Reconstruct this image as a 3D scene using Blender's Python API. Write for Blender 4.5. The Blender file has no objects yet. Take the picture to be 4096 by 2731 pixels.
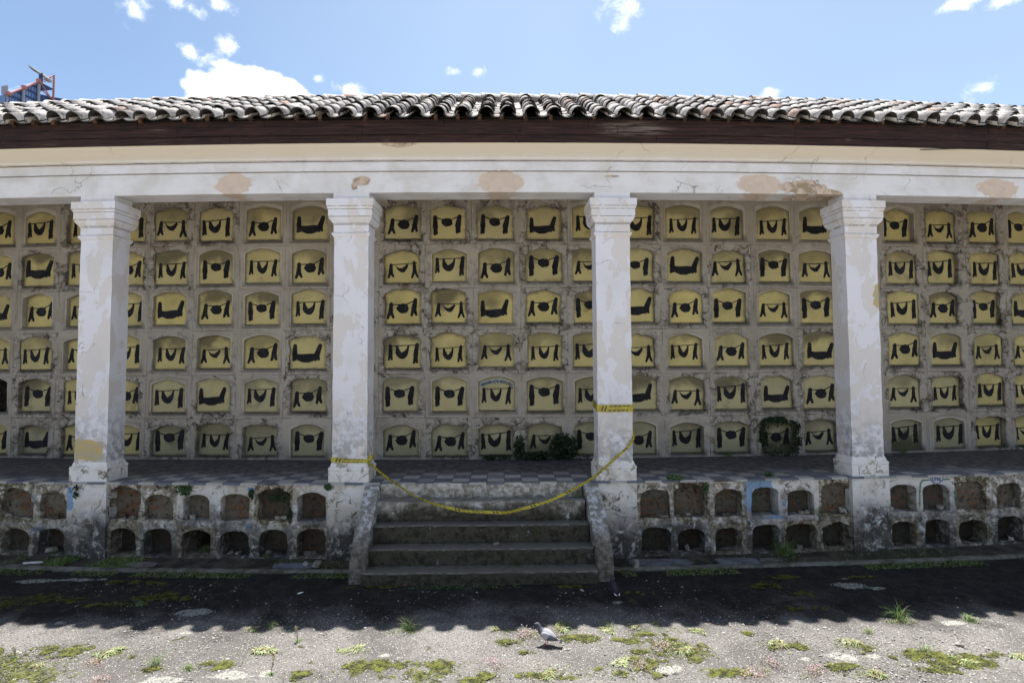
import bpy, math, random
import numpy as np
from mathutils import Vector, Matrix

# ------------------------------------------------------------------ camera, sky, sun, exposure
scene = bpy.context.scene
col = scene.collection
R = 87.46                     # the facade bends very gently: radius of its front plane
EYE = 3.30
CAM_D = 9.663
PITCH, YAW, ROLL, FPX = .0469, .0150, -.0052, 2236.95

def make_camera():
    c, s = math.cos(YAW), math.sin(YAW)
    Rt = Vector((c, -s, 0)); Fh = Vector((s, c, 0)); Z = Vector((0, 0, 1))
    F = math.cos(PITCH)*Fh + math.sin(PITCH)*Z
    U = -math.sin(PITCH)*Fh + math.cos(PITCH)*Z
    cr, sr = math.cos(ROLL), math.sin(ROLL)
    R2 = cr*Rt + sr*U; U2 = cr*U - sr*Rt
    cam = bpy.data.cameras.new('camera'); ob = bpy.data.objects.new('camera', cam)
    M = Matrix((R2, U2, -F)).transposed().to_4x4(); M.translation = Vector((0, -CAM_D, EYE))
    ob.matrix_world = M
    cam.sensor_width = 36; cam.lens = FPX/4096*36; cam.clip_start = .05; cam.clip_end = 5000
    col.objects.link(ob); scene.camera = ob
make_camera()

SUN_TRAVEL = Vector((.32, -1.93, -7.6)).normalized()
sun_el = math.asin(-SUN_TRAVEL.z); sun_az = math.atan2(-SUN_TRAVEL.x, -SUN_TRAVEL.y)
sl = bpy.data.lights.new('sun', 'SUN'); sl.energy = 5.0; sl.angle = math.radians(.5); sl.color = (1, .955, .89)
so = bpy.data.objects.new('sun', sl); so.rotation_euler = SUN_TRAVEL.to_track_quat('-Z', 'Y').to_euler()
so.location = (0, 0, 30); col.objects.link(so)

vs = scene.view_settings
scene.display_settings.display_device = 'sRGB'
vs.view_transform = 'Standard'; vs.look = 'None'; vs.exposure = 1.25; vs.gamma = 1; vs.use_curve_mapping = False

# ------------------------------------------------------------------ node helper
class NT:
    def __init__(s, tree): s.t = tree; s.nodes = tree.nodes; s.links = tree.links
    def put(s, sock, v):
        if hasattr(v, 'links') or isinstance(v, bpy.types.NodeSocket): s.links.new(v, sock)
        elif isinstance(v, (tuple, list)):
            v = tuple(v)
            if sock.type == 'RGBA' and len(v) == 3: v = v + (1,)
            sock.default_value = v
        else: sock.default_value = v
    def node(s, typ, ins=None, **kw):
        n = s.nodes.new(typ)
        for k, v in kw.items(): setattr(n, k, v)
        for k, v in (ins or {}).items(): s.put(n.inputs[k], v)
        return n
    def pos(s): return s.node('ShaderNodeNewGeometry').outputs['Position']
    def attr(s, name): return s.node('ShaderNodeAttribute', attribute_name=name).outputs['Fac']
    def rnd(s): return s.node('ShaderNodeObjectInfo').outputs['Random']
    def objcol(s): return s.node('ShaderNodeObjectInfo').outputs['Color']
    def obj(s): return s.node('ShaderNodeTexCoord').outputs['Object']
    def uv(s): return s.node('ShaderNodeTexCoord').outputs['UV']
    def noise(s, vec, scale, detail=4, rough=.6, dist=0.):
        return s.node('ShaderNodeTexNoise', {'Vector': vec, 'Scale': scale, 'Detail': detail, 'Roughness': rough, 'Distortion': dist}).outputs['Fac']
    def vor(s, vec, scale, feature='F1', rand=1.):
        return s.node('ShaderNodeTexVoronoi', {'Vector': vec, 'Scale': scale, 'Randomness': rand}, feature=feature).outputs['Distance']
    def vorc(s, vec, scale):
        return s.node('ShaderNodeTexVoronoi', {'Vector': vec, 'Scale': scale}).outputs['Color']
    def mr(s, v, a, b, c=0., d=1., smooth=True):
        return s.node('ShaderNodeMapRange', {'Value': v, 'From Min': a, 'From Max': b, 'To Min': c, 'To Max': d}, interpolation_type='SMOOTHSTEP' if smooth else 'LINEAR').outputs['Result']
    def m(s, op, a, b=0., c=0.):
        return s.node('ShaderNodeMath', {0: a, 1: b, 2: c}, operation=op).outputs[0]
    def vm(s, op, a, b=(0, 0, 0)):
        n = s.node('ShaderNodeVectorMath', {0: a, 1: b}, operation=op)
        return n.outputs['Value'] if op in ('DOT_PRODUCT', 'LENGTH', 'DISTANCE') else n.outputs[0]
    def xyz(s, v): n = s.node('ShaderNodeSeparateXYZ', {0: v}); return n.outputs[0], n.outputs[1], n.outputs[2]
    def comb(s, x, y, z): return s.node('ShaderNodeCombineXYZ', {0: x, 1: y, 2: z}).outputs[0]
    def mix(s, f, a, b, blend='MIX'):
        n = s.node('ShaderNodeMix', data_type='RGBA', blend_type=blend)
        s.put(n.inputs[0], f); s.put(n.inputs[6], a); s.put(n.inputs[7], b); return n.outputs[2]
    def scale(s, v, k): return s.node('ShaderNodeVectorMath', {0: v, 'Scale': k}, operation='SCALE').outputs[0]
    def bump(s, h, strength, dist=.02, normal=None):
        ins = {'Height': h, 'Strength': strength, 'Distance': dist}
        if normal is not None: ins['Normal'] = normal
        return s.node('ShaderNodeBump', ins).outputs[0]

def material(name, fn):
    m = bpy.data.materials.new(name); m.use_nodes = True
    t = m.node_tree; t.nodes.clear(); N = NT(t)
    b = t.nodes.new('ShaderNodeBsdfPrincipled'); o = t.nodes.new('ShaderNodeOutputMaterial')
    t.links.new(b.outputs[0], o.inputs[0])
    b.inputs['Roughness'].default_value = .9
    b.inputs['Specular IOR Level'].default_value = .25
    r = fn(N)
    for k, v in r.items(): N.put(b.inputs[k], v)
    return m

def ell(N, a, b, ca, cb, ra, rb, nz, k=.55, soft=.12):
    """soft irregular blotch: coordinates a,b, centre, radii, noise socket in 0..1"""
    u = N.m('DIVIDE', N.m('SUBTRACT', a, ca), ra); v = N.m('DIVIDE', N.m('SUBTRACT', b, cb), rb)
    d = N.m('SQRT', N.m('ADD', N.m('MULTIPLY', u, u), N.m('MULTIPLY', v, v)))
    d = N.m('ADD', d, N.m('MULTIPLY', N.m('SUBTRACT', nz, .5), k*2))
    return N.mr(d, 1+soft, 1-soft)
def boxm(N, a, b, a0, a1, b0, b1, nz, k=.06, soft=.012):
    """irregular rectangular blotch"""
    ha, hb = (a1-a0)/2, (b1-b0)/2
    u = N.m('SUBTRACT', N.m('ABSOLUTE', N.m('SUBTRACT', a, (a0+a1)/2)), ha)
    v = N.m('SUBTRACT', N.m('ABSOLUTE', N.m('SUBTRACT', b, (b0+b1)/2)), hb)
    d = N.m('ADD', N.m('MAXIMUM', u, v), N.m('MULTIPLY', N.m('SUBTRACT', nz, .5), k*2))
    return N.mr(d, soft, -soft)
def maxall(N, L):
    r = L[0]
    for x in L[1:]: r = N.m('MAXIMUM', r, x)
    return r

# ------------------------------------------------------------------ world: Nishita sky with drifting clouds
CLOUDS = [(-0.4885,0.7300,0.4780,0.0176,0.0221),(-0.4392,0.7466,0.4997,0.0333,0.0176),(-0.3940,0.7640,0.5109,0.0221,0.0132),(-0.4020,0.7887,0.4652,0.0201,0.0143),(-0.4403,0.7782,0.4479,0.0166,0.0112),(-0.4126,0.7965,0.4419,0.0268,0.0112),
(-0.2439,0.8643,0.4398,0.0224,0.0134),(-0.2870,0.8465,0.4484,0.0112,0.0067),(0.1789,0.8216,0.5413,0.0305,0.0283),(0.4059,0.8166,0.4104,0.0156,0.0090),(0.6197,0.6967,0.3614,0.0201,0.0166),(0.5815,0.6732,0.4568,0.0268,0.0099),(0.6135,0.6531,0.4440,0.0268,0.0099),(-0.0800,0.8763,0.4750,0.0134,0.0089),(-0.0360,0.8785,0.4763,0.0134,0.0089)]
def make_world():
    w = bpy.data.worlds.new('World'); scene.world = w; w.use_nodes = True
    t = w.node_tree; t.nodes.clear(); N = NT(t)
    sky = t.nodes.new('ShaderNodeTexSky'); sky.sky_type = 'NISHITA'; sky.sun_disc = False
    sky.sun_elevation = sun_el; sky.sun_rotation = sun_az; sky.altitude = 2600; sky.air_density = 1.0; sky.dust_density = 2.2; sky.ozone_density = 1.0
    d = N.node('ShaderNodeTexCoord').outputs['Generated']
    nz = N.noise(d, 34, 6, .62, .3); nb = N.noise(d, 16, 5, .6)
    wisps = []
    for (x, y, z, rx, ry) in CLOUDS:
        c = Vector((x, y, z)); tx = c.cross(Vector((0, 0, 1))).normalized(); ty = tx.cross(c)
        u = N.m('DIVIDE', N.vm('DOT_PRODUCT', d, tuple(tx)), rx*1.15); v = N.m('DIVIDE', N.vm('DOT_PRODUCT', d, tuple(ty)), ry*1.15)
        r = N.m('SQRT', N.m('ADD', N.m('MULTIPLY', u, u), N.m('MULTIPLY', v, v)))
        front = N.mr(N.vm('DOT_PRODUCT', d, tuple(c)), .9, .92)
        wisps.append(N.m('MULTIPLY', N.mr(r, 1.25, 0., smooth=False), front))
    wm = maxall(N, wisps)
    wisp = N.mr(N.m('ADD', wm, N.m('MULTIPLY', N.m('SUBTRACT', nz, .5), 2.8)), .22, 1.75)
    wisp = N.m('MULTIPLY', wisp, N.mr(wm, .0, .25))
    c = Vector((-0.3740, 0.8360, 0.4020)).normalized(); tx = c.cross(Vector((0, 0, 1))).normalized(); ty = tx.cross(c)
    u = N.m('DIVIDE', N.vm('DOT_PRODUCT', d, tuple(tx)), .092); v = N.m('DIVIDE', N.vm('DOT_PRODUCT', d, tuple(ty)), .052)
    r = N.m('SQRT', N.m('ADD', N.m('MULTIPLY', u, u), N.m('MULTIPLY', v, v)))
    puff = N.vor(d, 42); puff2 = N.vor(d, 90)
    r = N.m('ADD', r, N.m('ADD', N.m('MULTIPLY', N.m('SUBTRACT', puff, .35), .26), N.m('ADD', N.m('MULTIPLY', N.m('SUBTRACT', puff2, .35), .10), N.m('MULTIPLY', N.m('SUBTRACT', nb, .5), .38))))
    big = N.m('MULTIPLY', N.mr(r, 1.10, .88), N.mr(N.vm('DOT_PRODUCT', d, tuple(c)), .9, .92))
    # unseen broken cloud field behind the viewer, added as fill light for the facade
    _, dy, dz = N.xyz(d)
    back = N.m('MULTIPLY', N.mr(dy, .25, -.35), N.mr(N.noise(d, 2.6, 6, .6), .40, .58))
    pass
    base = N.mix(1.0, sky.outputs[0], (1.02, 1.04, 1.0), 'MULTIPLY')
    # milky veil added to brighten the sky ahead, weaker to the left
    dx, _, _ = N.xyz(d)
    veil = N.m('MULTIPLY', N.mr(dy, -.1, .5), N.m('ADD', N.mr(dx, -.85, .10, .03, .30), N.m('MULTIPLY', N.m('SUBTRACT', N.noise(d, 1.4, 3), .5), .16)))
    base = N.mix(veil, base, (5.2, 6.3, 7.4))
    colr = N.mix(N.m('MULTIPLY', back, .6), base, (3.6, 3.7, 3.8))
    colr = N.mix(N.m('MAXIMUM', wisp, big), colr, (11., 11.1, 11.3))
    bg = N.node('ShaderNodeBackground', {'Color': colr, 'Strength': .085})
    out = t.nodes.new('ShaderNodeOutputWorld'); t.links.new(bg.outputs[0], out.inputs[0])
make_world()

# ------------------------------------------------------------------ geometry helpers
rng = np.random.default_rng(7); random.seed(7)
def lift(s, z):
    # upper parts raised towards the ends so their lines fit the camera view
    return np.minimum(np.abs(s), 12)**2/81.*np.interp(z, [4.2, 6.35, 7.55, 9.0], [0, .045, .065, .085])
def W(s, inn, z):
    th = s/R; return ((R-inn)*math.sin(th), R-(R-inn)*math.cos(th), z+float(lift(s, z)))
def Wn(s, inn, z):
    th = np.asarray(s)/R; r = R-np.asarray(inn); zz = np.asarray(z)+0*th
    return np.stack([r*np.sin(th), R-r*np.cos(th), zz+lift(np.asarray(s)+0*zz, zz)], -1)
def _h(ix, iy, iz, seed):
    n = (ix*374761393 + iy*668265263 + iz*1274126177 + seed*974711) & 0xffffffff
    n = ((n ^ (n >> 13))*1274126177) & 0xffffffff
    n = (n ^ (n >> 16)) & 0xffffff
    return n/float(0xffffff)
def vn(P, scale, seed=0, octaves=3):
    P = np.asarray(P, float)*scale; tot = 0; amp = 1; su = 0
    for o in range(octaves):
        i = np.floor(P).astype(np.int64); f = P-i; f = f*f*(3-2*f); r = 0
        for dx in (0, 1):
            for dy in (0, 1):
                for dz in (0, 1):
                    w = (f[..., 0] if dx else 1-f[..., 0])*(f[..., 1] if dy else 1-f[..., 1])*(f[..., 2] if dz else 1-f[..., 2])
                    r = r+w*_h(i[..., 0]+dx, i[..., 1]+dy, i[..., 2]+dz, seed+o)
        tot = tot+amp*r; su += amp; amp *= .5; P = P*2.03+13.7
    return tot/su*2-1

class MB:
    def __init__(s): s.v = []; s.f = []; s.mi = []; s.at = {}; s.uvs = None
    def add(s, verts, faces, mat=0, **at):
        o = len(s.v); s.v.extend(tuple(map(float, v)) for v in verts)
        s.f.extend(tuple(i+o for i in f) for f in faces); s.mi.extend([mat]*len(faces))
        for k in at: s.at.setdefault(k, [0.]*o)
        for k in s.at:
            a = at.get(k, 0.); n = len(s.v)-o
            s.at[k].extend([float(a)]*n if np.isscalar(a) else [float(x) for x in a])
    def grid(s, P, mat=0, flip=False, **at):
        n, m = P.shape[:2]; fs = []
        for i in range(n-1):
            for j in range(m-1):
                q = (i*m+j, (i+1)*m+j, (i+1)*m+j+1, i*m+j+1)
                fs.append(q[::-1] if flip else q)
        s.add(P.reshape(-1, 3), fs, mat, **{k: (a if np.isscalar(a) else np.asarray(a).ravel()) for k, a in at.items()})
    def cbox(s, s0, s1, i0, i1, z0, z1, ns=1, mat=0, **at):
        """box in facade coordinates (s along, inn inwards, z up)"""
        ss = np.linspace(s0, s1, ns+1); o = []
        for a in ss: o += [W(a, i0, z0), W(a, i1, z0), W(a, i1, z1), W(a, i0, z1)]
        fs = []
        for k in range(ns):
            b = k*4
            for q in range(4): fs.append((b+q, b+(q+1) % 4, b+4+(q+1) % 4, b+4+q)[::-1])
        fs.append((0, 1, 2, 3)); e = ns*4; fs.append((e+3, e+2, e+1, e))
        s.add(o, fs, mat, **at)
    def box(s, c, h, mat=0, M=None):
        vs_ = [Vector((c[0]+x*h[0], c[1]+y*h[1], c[2]+z*h[2])) for x in (-1, 1) for y in (-1, 1) for z in (-1, 1)]
        if M is not None: vs_ = [M @ v for v in vs_]
        s.add(vs_, [(0, 1, 3, 2), (4, 6, 7, 5), (0, 4, 5, 1), (2, 3, 7, 6), (0, 2, 6, 4), (1, 5, 7, 3)], mat)
    def tube(s, pts, rad, n=6, mat=0):
        pts = [Vector(p) for p in pts]; rs = rad if isinstance(rad, (list, tuple)) else [rad]*len(pts); vv = []; fs = []
        for i, p in enumerate(pts):
            t = (pts[min(i+1, len(pts)-1)]-pts[max(i-1, 0)]).normalized()
            a = t.orthogonal().normalized() if i == 0 else (a-t*a.dot(t)).normalized()
            b = t.cross(a)
            for k in range(n):
                an = 2*math.pi*k/n; vv.append(p+(a*math.cos(an)+b*math.sin(an))*rs[i])
        for i in range(len(pts)-1):
            for k in range(n): fs.append((i*n+k, i*n+(k+1) % n, (i+1)*n+(k+1) % n, (i+1)*n+k))
        fs.append(tuple(range(n))[::-1]); fs.append(tuple(range((len(pts)-1)*n, len(pts)*n)))
        s.add(vv, fs, mat)
    def mesh(s, name, mats, smooth=False):
        me = bpy.data.meshes.new(name); me.from_pydata(s.v, [], s.f)
        for m in mats: me.materials.append(m)
        me.polygons.foreach_set('material_index', s.mi)
        if smooth: me.polygons.foreach_set('use_smooth', [True]*len(s.f))
        for k, a in s.at.items():
            at = me.attributes.new(k, 'FLOAT', 'POINT'); at.data.foreach_set('value', a)
        me.update(); return me
    def build(s, name, mats, parent=None, smooth=False):
        if not isinstance(mats, (list, tuple)): mats = [mats]
        return link(name, s.mesh(name, mats, smooth), parent)
def link(name, me, parent=None):
    o = bpy.data.objects.new(name, me); col.objects.link(o)
    if parent is not None: o.parent = parent
    return o
def tag(o, label=None, cat=None, group=None, kind=None):
    if label: o['label'] = label
    if cat: o['category'] = cat
    if group: o['group'] = group
    if kind: o['kind'] = kind
    return o
def empty(name, loc=(0, 0, 0), rz=0.):
    o = bpy.data.objects.new(name, None); o.location = loc; o.rotation_euler = (0, 0, rz); o.empty_display_size = .2
    col.objects.link(o); return o
def copy_thing(src, loc, rz, sc=1.):
    c = src.copy(); col.objects.link(c); c.location = loc; c.rotation_euler = (0, 0, rz); c.scale = (sc, sc, sc)
    for ch in src.children:
        d = ch.copy(); col.objects.link(d); d.parent = c
    return c
def clean_poly(P):  # signed area > 0 -> ccw
    return P
def ground_z(d):
    t = np.clip((np.asarray(d, float)-1.15)/1.3, 0, 1); return .08*(1-t*t*(3-2*t))

# ------------------------------------------------------------------ materials
def f_plaster(N, patches=(), low=1.36, high_dirt=.9, stub=False):
    p = N.pos(); x, y, z = N.xyz(p)
    n1 = N.noise(N.vm('MULTIPLY', p, (1.2, 1.2, .7)), 2.2, 6, .60, .4); n2 = N.noise(p, 9, 5, .6); n3 = N.noise(p, 40, 3, .6); n4 = N.noise(p, 1.1, 4, .55)
    peel = N.mr(N.m('ADD', n1, N.m('MULTIPLY', N.m('SUBTRACT', n2, .5), .16)), .515, .535)
    c = N.mix(peel, (.70, .69, .745), (.645, .605, .595))
    c = N.mix(N.m('MULTIPLY', N.mr(n4, .45, .7), .30), c, (.50, .485, .47))
    # mould creeping up from the floor, ragged
    hg = N.m('ADD', z, N.m('MULTIPLY', N.m('SUBTRACT', n1, .5), 2.2))
    d1 = N.m('MULTIPLY', N.mr(hg, low+high_dirt+.75, low+.10), N.mr(n2, .34, .62))
    c = N.mix(N.m('MULTIPLY', d1, .85), c, (.25, .245, .245))
    och = N.m('MAXIMUM', boxm(N, x, z, -7.53, -6.98, 1.70, 2.06, n1, .16, .02), ell(N, x, z, 6.75, 4.55, .10, .22, n2, .9, .1))
    c = N.mix(N.m('MULTIPLY', och, .95), c, N.mix(N.mr(n2, .35, .65), (.50, .36, .13), (.42, .37, .27)))
    cr = N.vor(N.vm('ADD', p, N.scale(N.node('ShaderNodeTexNoise', {'Vector': p, 'Scale': 5., 'Detail': 4.}).outputs['Color'], .25)), 1.7, 'DISTANCE_TO_EDGE')
    crm = N.m('MULTIPLY', N.mr(cr, .007, .002), N.mr(N.noise(p, 1.3, 2), .56, .64))
    c = N.mix(N.m('MULTIPLY', crm, .7), c, (.16, .14, .12))
    c = N.mix(N.m('MULTIPLY', N.mr(n3, .66, .74), .4), c, (.3, .28, .26))
    zc = N.m('SUBTRACT', z, N.m('MULTIPLY', N.m('MULTIPLY', N.m('MULTIPLY', x, x), .036/81), N.mr(z, 4.5, 5.6)))
    gr = maxall(N, [N.mr(N.m('ABSOLUTE', N.m('SUBTRACT', zc, q)), .010, .004) for q in (5.664, 5.805, 5.824, 5.932, 6.060, 6.110, 1.556, 1.625)])  # shading lines painted along the moulding creases
    gr = N.m('MULTIPLY', gr, N.mr(n2, .34, .50))
    c = N.mix(N.m('MULTIPLY', gr, .65), c, (.17, .155, .13))
    h = N.m('SUBTRACT', N.m('ADD', N.m('MULTIPLY', peel, -.25), N.m('MULTIPLY', n3, .12)), N.m('MULTIPLY', crm, .8))
    h = N.m('ADD', h, N.m('MULTIPLY', n2, .2))
    return {'Base Color': c, 'Normal': N.bump(h, .55, .02)}
M_pillar = material('painted_plaster', lambda N: f_plaster(N))

def f_entab(N):
    p = N.pos(); x, y, z = N.xyz(p)
    n1 = N.noise(p, 1.6, 6, .62, .4); n2 = N.noise(p, 7, 5, .62, .5); n3 = N.noise(p, 45, 3, .6); n4 = N.noise(N.vm('MULTIPLY', p, (1, 1, 4)), .9, 4, .6)
    c = N.mix(N.mr(n1, .40, .70), (.70, .69, .725), (.585, .57, .56))
    c = N.mix(N.m('MULTIPLY', N.mr(n4, .5, .68), .35), c, (.46, .44, .42))
    # upper mouldings keep an old cream limewash
    c = N.mix(N.mr(N.m('ADD', z, N.m('MULTIPLY', N.m('SUBTRACT', n1, .5), .08)), 6.90, 7.06), c, (.64, .56, .40))
    c = N.mix(N.m('MULTIPLY', N.mr(N.m('ADD', z, N.m('MULTIPLY', N.m('SUBTRACT', n2, .5), .12)), 6.885, 6.955), .55), c, (.64, .57, .50))
    pat = maxall(N, [ell(N, x, z, a, b, ra, rb, n2, .5, .07) for a, b, ra, rb in
        ((-4.75, 6.55, .33, .19), (-.03, 6.54, .40, .21), (4.58, 6.54, .40, .19), (9.23, 6.58, .42, .18))])
    c = N.mix(N.m('MULTIPLY', pat, .95), c, N.mix(N.mr(n2, .35, .65), (.60, .485, .40), (.53, .43, .36)))
    brk = maxall(N, [ell(N, x, z, a, b, ra, rb, n2, .7, .05) for a, b, ra, rb in ((5.40, 6.50, .42, .13), (5.85, 6.42, .28, .07), (-2.47, 6.58, .16, .08), (-2.60, 6.49, .06, .08), (1.93, 6.66, .14, .02), (-1.78, 7.13, .28, .05))])
    c = N.mix(brk, c, N.mix(N.mr(n2, .42, .6), (.56, .45, .37), (.30, .24, .17)))
    cr = N.vor(N.vm('ADD', p, N.scale(N.node('ShaderNodeTexNoise', {'Vector': p, 'Scale': 4., 'Detail': 5.}).outputs['Color'], .4)), 1.05, 'DISTANCE_TO_EDGE')
    crm = N.m('MULTIPLY', N.mr(cr, .006, .0015), N.mr(N.noise(p, .8, 2), .53, .61))
    c = N.mix(N.m('MULTIPLY', crm, .75), c, (.14, .12, .11))
    c = N.mix(N.m('MULTIPLY', N.mr(n3, .67, .75), .3), c, (.3, .28, .25))
    zz = N.m('ADD', N.m('SUBTRACT', z, N.m('MULTIPLY', N.m('MULTIPLY', x, x), .054/81)), N.m('MULTIPLY', N.m('SUBTRACT', n2, .5), .012))
    jl = N.m('MAXIMUM', N.mr(N.m('ABSOLUTE', N.m('SUBTRACT', zz, 6.905)), .011, .005), N.m('MULTIPLY', N.mr(N.m('ABSOLUTE', N.m('SUBTRACT', zz, 6.733)), .009, .004), .7))
    c = N.mix(N.m('MULTIPLY', jl, .85), c, (.07, .065, .06))
    h = N.m('SUBTRACT', N.m('ADD', N.m('MULTIPLY', n2, .25), N.m('MULTIPLY', n3, .1)), N.m('ADD', N.m('MULTIPLY', brk, 1.2), N.m('MULTIPLY', crm, .8)))
    return {'Base Color': c, 'Normal': N.bump(h, .6, .02)}
M_entab = material('entablature_plaster', f_entab)

def f_wood(N):
    p = N.pos(); q = N.vm('MULTIPLY', p, (1.2, 1.2, 26)); n = N.noise(q, 1.6, 6, .68, .6); n2 = N.noise(N.vm('MULTIPLY', p, (.5, .5, 9)), 1.5, 4); n3 = N.noise(p, 1.1, 3)
    x, y, z = N.xyz(p)
    c = N.mix(N.mr(n, .35, .7), (.014, .008, .0075), (.058, .026, .023))
    w = N.m('MULTIPLY', N.mr(n2, .55, .75), N.mr(n3, .5, .68))
    w = N.m('MAXIMUM', w, N.m('MULTIPLY', ell(N, x, z, 2.25, 7.38, .55, .12, n2, .5, .4), N.mr(n, .4, .6)))
    c = N.mix(N.m('MULTIPLY', w, .6), c, (.24, .19, .165))
    c = N.mix(N.m('MULTIPLY', N.mr(n3, .45, .3), .8), c, (.012, .010, .010))
    return {'Base Color': c, 'Normal': N.bump(n, .8, .02), 'Roughness': .75}
M_wood = material('weathered_wood', f_wood)

def f_tile(N):
    p = N.pos(); r = N.attr('rnd'); n = N.noise(p, 30, 5, .7); n2 = N.noise(p, 7, 5, .65); n3 = N.noise(p, 1.2, 4)
    c = N.mix(r, (.68, .645, .615), (.50, .45, .42))
    c = N.mix(N.mr(r, .955, .97), c, (.52, .38, .32))
    b = N.m('MULTIPLY', N.mr(N.m('ADD', n, N.m('MULTIPLY', N.m('SUBTRACT', n2, .5), .7)), .54, .64), .82)
    c = N.mix(b, c, (.075, .070, .066))
    c = N.mix(N.m('MULTIPLY', N.m('MULTIPLY', N.mr(n3, .52, .68), N.mr(n2, .43, .56)), .75), c, (.14, .13, .12))
    c = N.mix(N.attr('edge'), c, N.mix(N.mr(n2, .5, .68), (.040, .037, .034), (.10, .085, .07)))
    return {'Base Color': c, 'Normal': N.bump(n, .5, .012)}
M_tile = material('roof_tile', f_tile)
M_brick = material('eave_brick', lambda N: {'Base Color': N.mix(N.mr(N.noise(N.pos(), 16, 4), .4, .65), (.12, .060, .036), (.035, .026, .020)), 'Normal': N.bump(N.noise(N.pos(), 50, 3), .5, .01)})

def f_wall(N):
    p = N.pos(); x, y, z = N.xyz(p)
    rough = N.attr('rough'); edge = N.attr('edge'); dark = N.attr('dark')
    n1 = N.noise(p, 1.3, 5, .6, .3); n2 = N.noise(p, 8, 6, .66, .6); n3 = N.noise(p, 34, 4, .65)
    c = N.mix(N.mr(n1, .35, .68), (.42, .375, .325), (.31, .275, .23))
    c = N.mix(N.m('MULTIPLY', N.attr('tone'), .45), c, N.mix(N.mr(n1, .4, .6), (.33, .31, .285), (.37, .315, .245)))
    c = N.mix(N.m('MULTIPLY', N.mr(n1, .54, .75), .45), c, (.23, .21, .19))
    run = N.noise(N.vm('MULTIPLY', p, (7., 7., .8)), 1.4, 4, .6)
    c = N.mix(N.m('MULTIPLY', N.m('MULTIPLY', N.mr(run, .53, .68), N.mr(N.noise(p, .7, 3), .42, .60)), .6), c, (.15, .14, .125))
    n6 = N.noise(p, 3.6, 5, .6, .3)
    rubble = N.mix(N.mr(N.m('ADD', N.m('MULTIPLY', n6, .6), N.m('MULTIPLY', n2, .4)), .44, .62), (.43, .395, .35), (.22, .19, .155))
    rubble = N.mix(N.m('MULTIPLY', N.mr(N.noise(p, 2.1, 3), .62, .70), .5), rubble, (.23, .11, .07))
    rm = N.m('MULTIPLY', rough, N.mr(N.m('ADD', N.m('MULTIPLY', rough, .12), n6), .55, .60))
    c = N.mix(N.m('MINIMUM', rm, 1.), c, rubble)
    cr = N.vor(N.vm('ADD', p, N.scale(N.node('ShaderNodeTexNoise', {'Vector': p, 'Scale': 7., 'Detail': 4.}).outputs['Color'], .22)), 4.6, 'DISTANCE_TO_EDGE')
    crm = N.m('MULTIPLY', N.mr(cr, .055, .012), N.m('MULTIPLY', rough, N.mr(n6, .46, .56)))
    c = N.mix(N.m('MULTIPLY', crm, .80), c, (.045, .038, .032))
    joint = N.m('MULTIPLY', N.mr(edge, .965, .99), N.mr(N.noise(p, 2.2, 3), .46, .56))
    c = N.mix(N.m('MULTIPLY', joint, .75), c, (.12, .105, .09))
    rim = N.m('MULTIPLY', N.mr(edge, .17, .12), N.m('SUBTRACT', 1., rough))
    c = N.mix(N.m('MULTIPLY', rim, .6), c, (.58, .53, .46))
    soot_shade = N.m('MULTIPLY', dark, N.mr(N.m('ADD', n2, N.m('MULTIPLY', dark, .5)), .42, .66))  # soot on ledges and reveals, with recess shade painted in
    c = N.mix(N.m('MULTIPLY', soot_shade, .92), c, (.035, .033, .032))
    c = N.mix(N.m('MULTIPLY', N.mr(n3, .62, .72), .35), c, (.16, .14, .12))
    h = N.m('ADD', N.m('MULTIPLY', n2, N.m('ADD', .15, N.m('MULTIPLY', rough, .6))), N.m('MULTIPLY', n3, N.m('ADD', .08, N.m('MULTIPLY', rough, .3))))
    h = N.m('SUBTRACT', h, N.m('ADD', N.m('MULTIPLY', crm, .9), N.m('MULTIPLY', joint, .6)))
    return {'Base Color': c, 'Normal': N.bump(h, .8, .035)}
M_wall = material('tomb_wall_plaster', f_wall)

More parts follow.
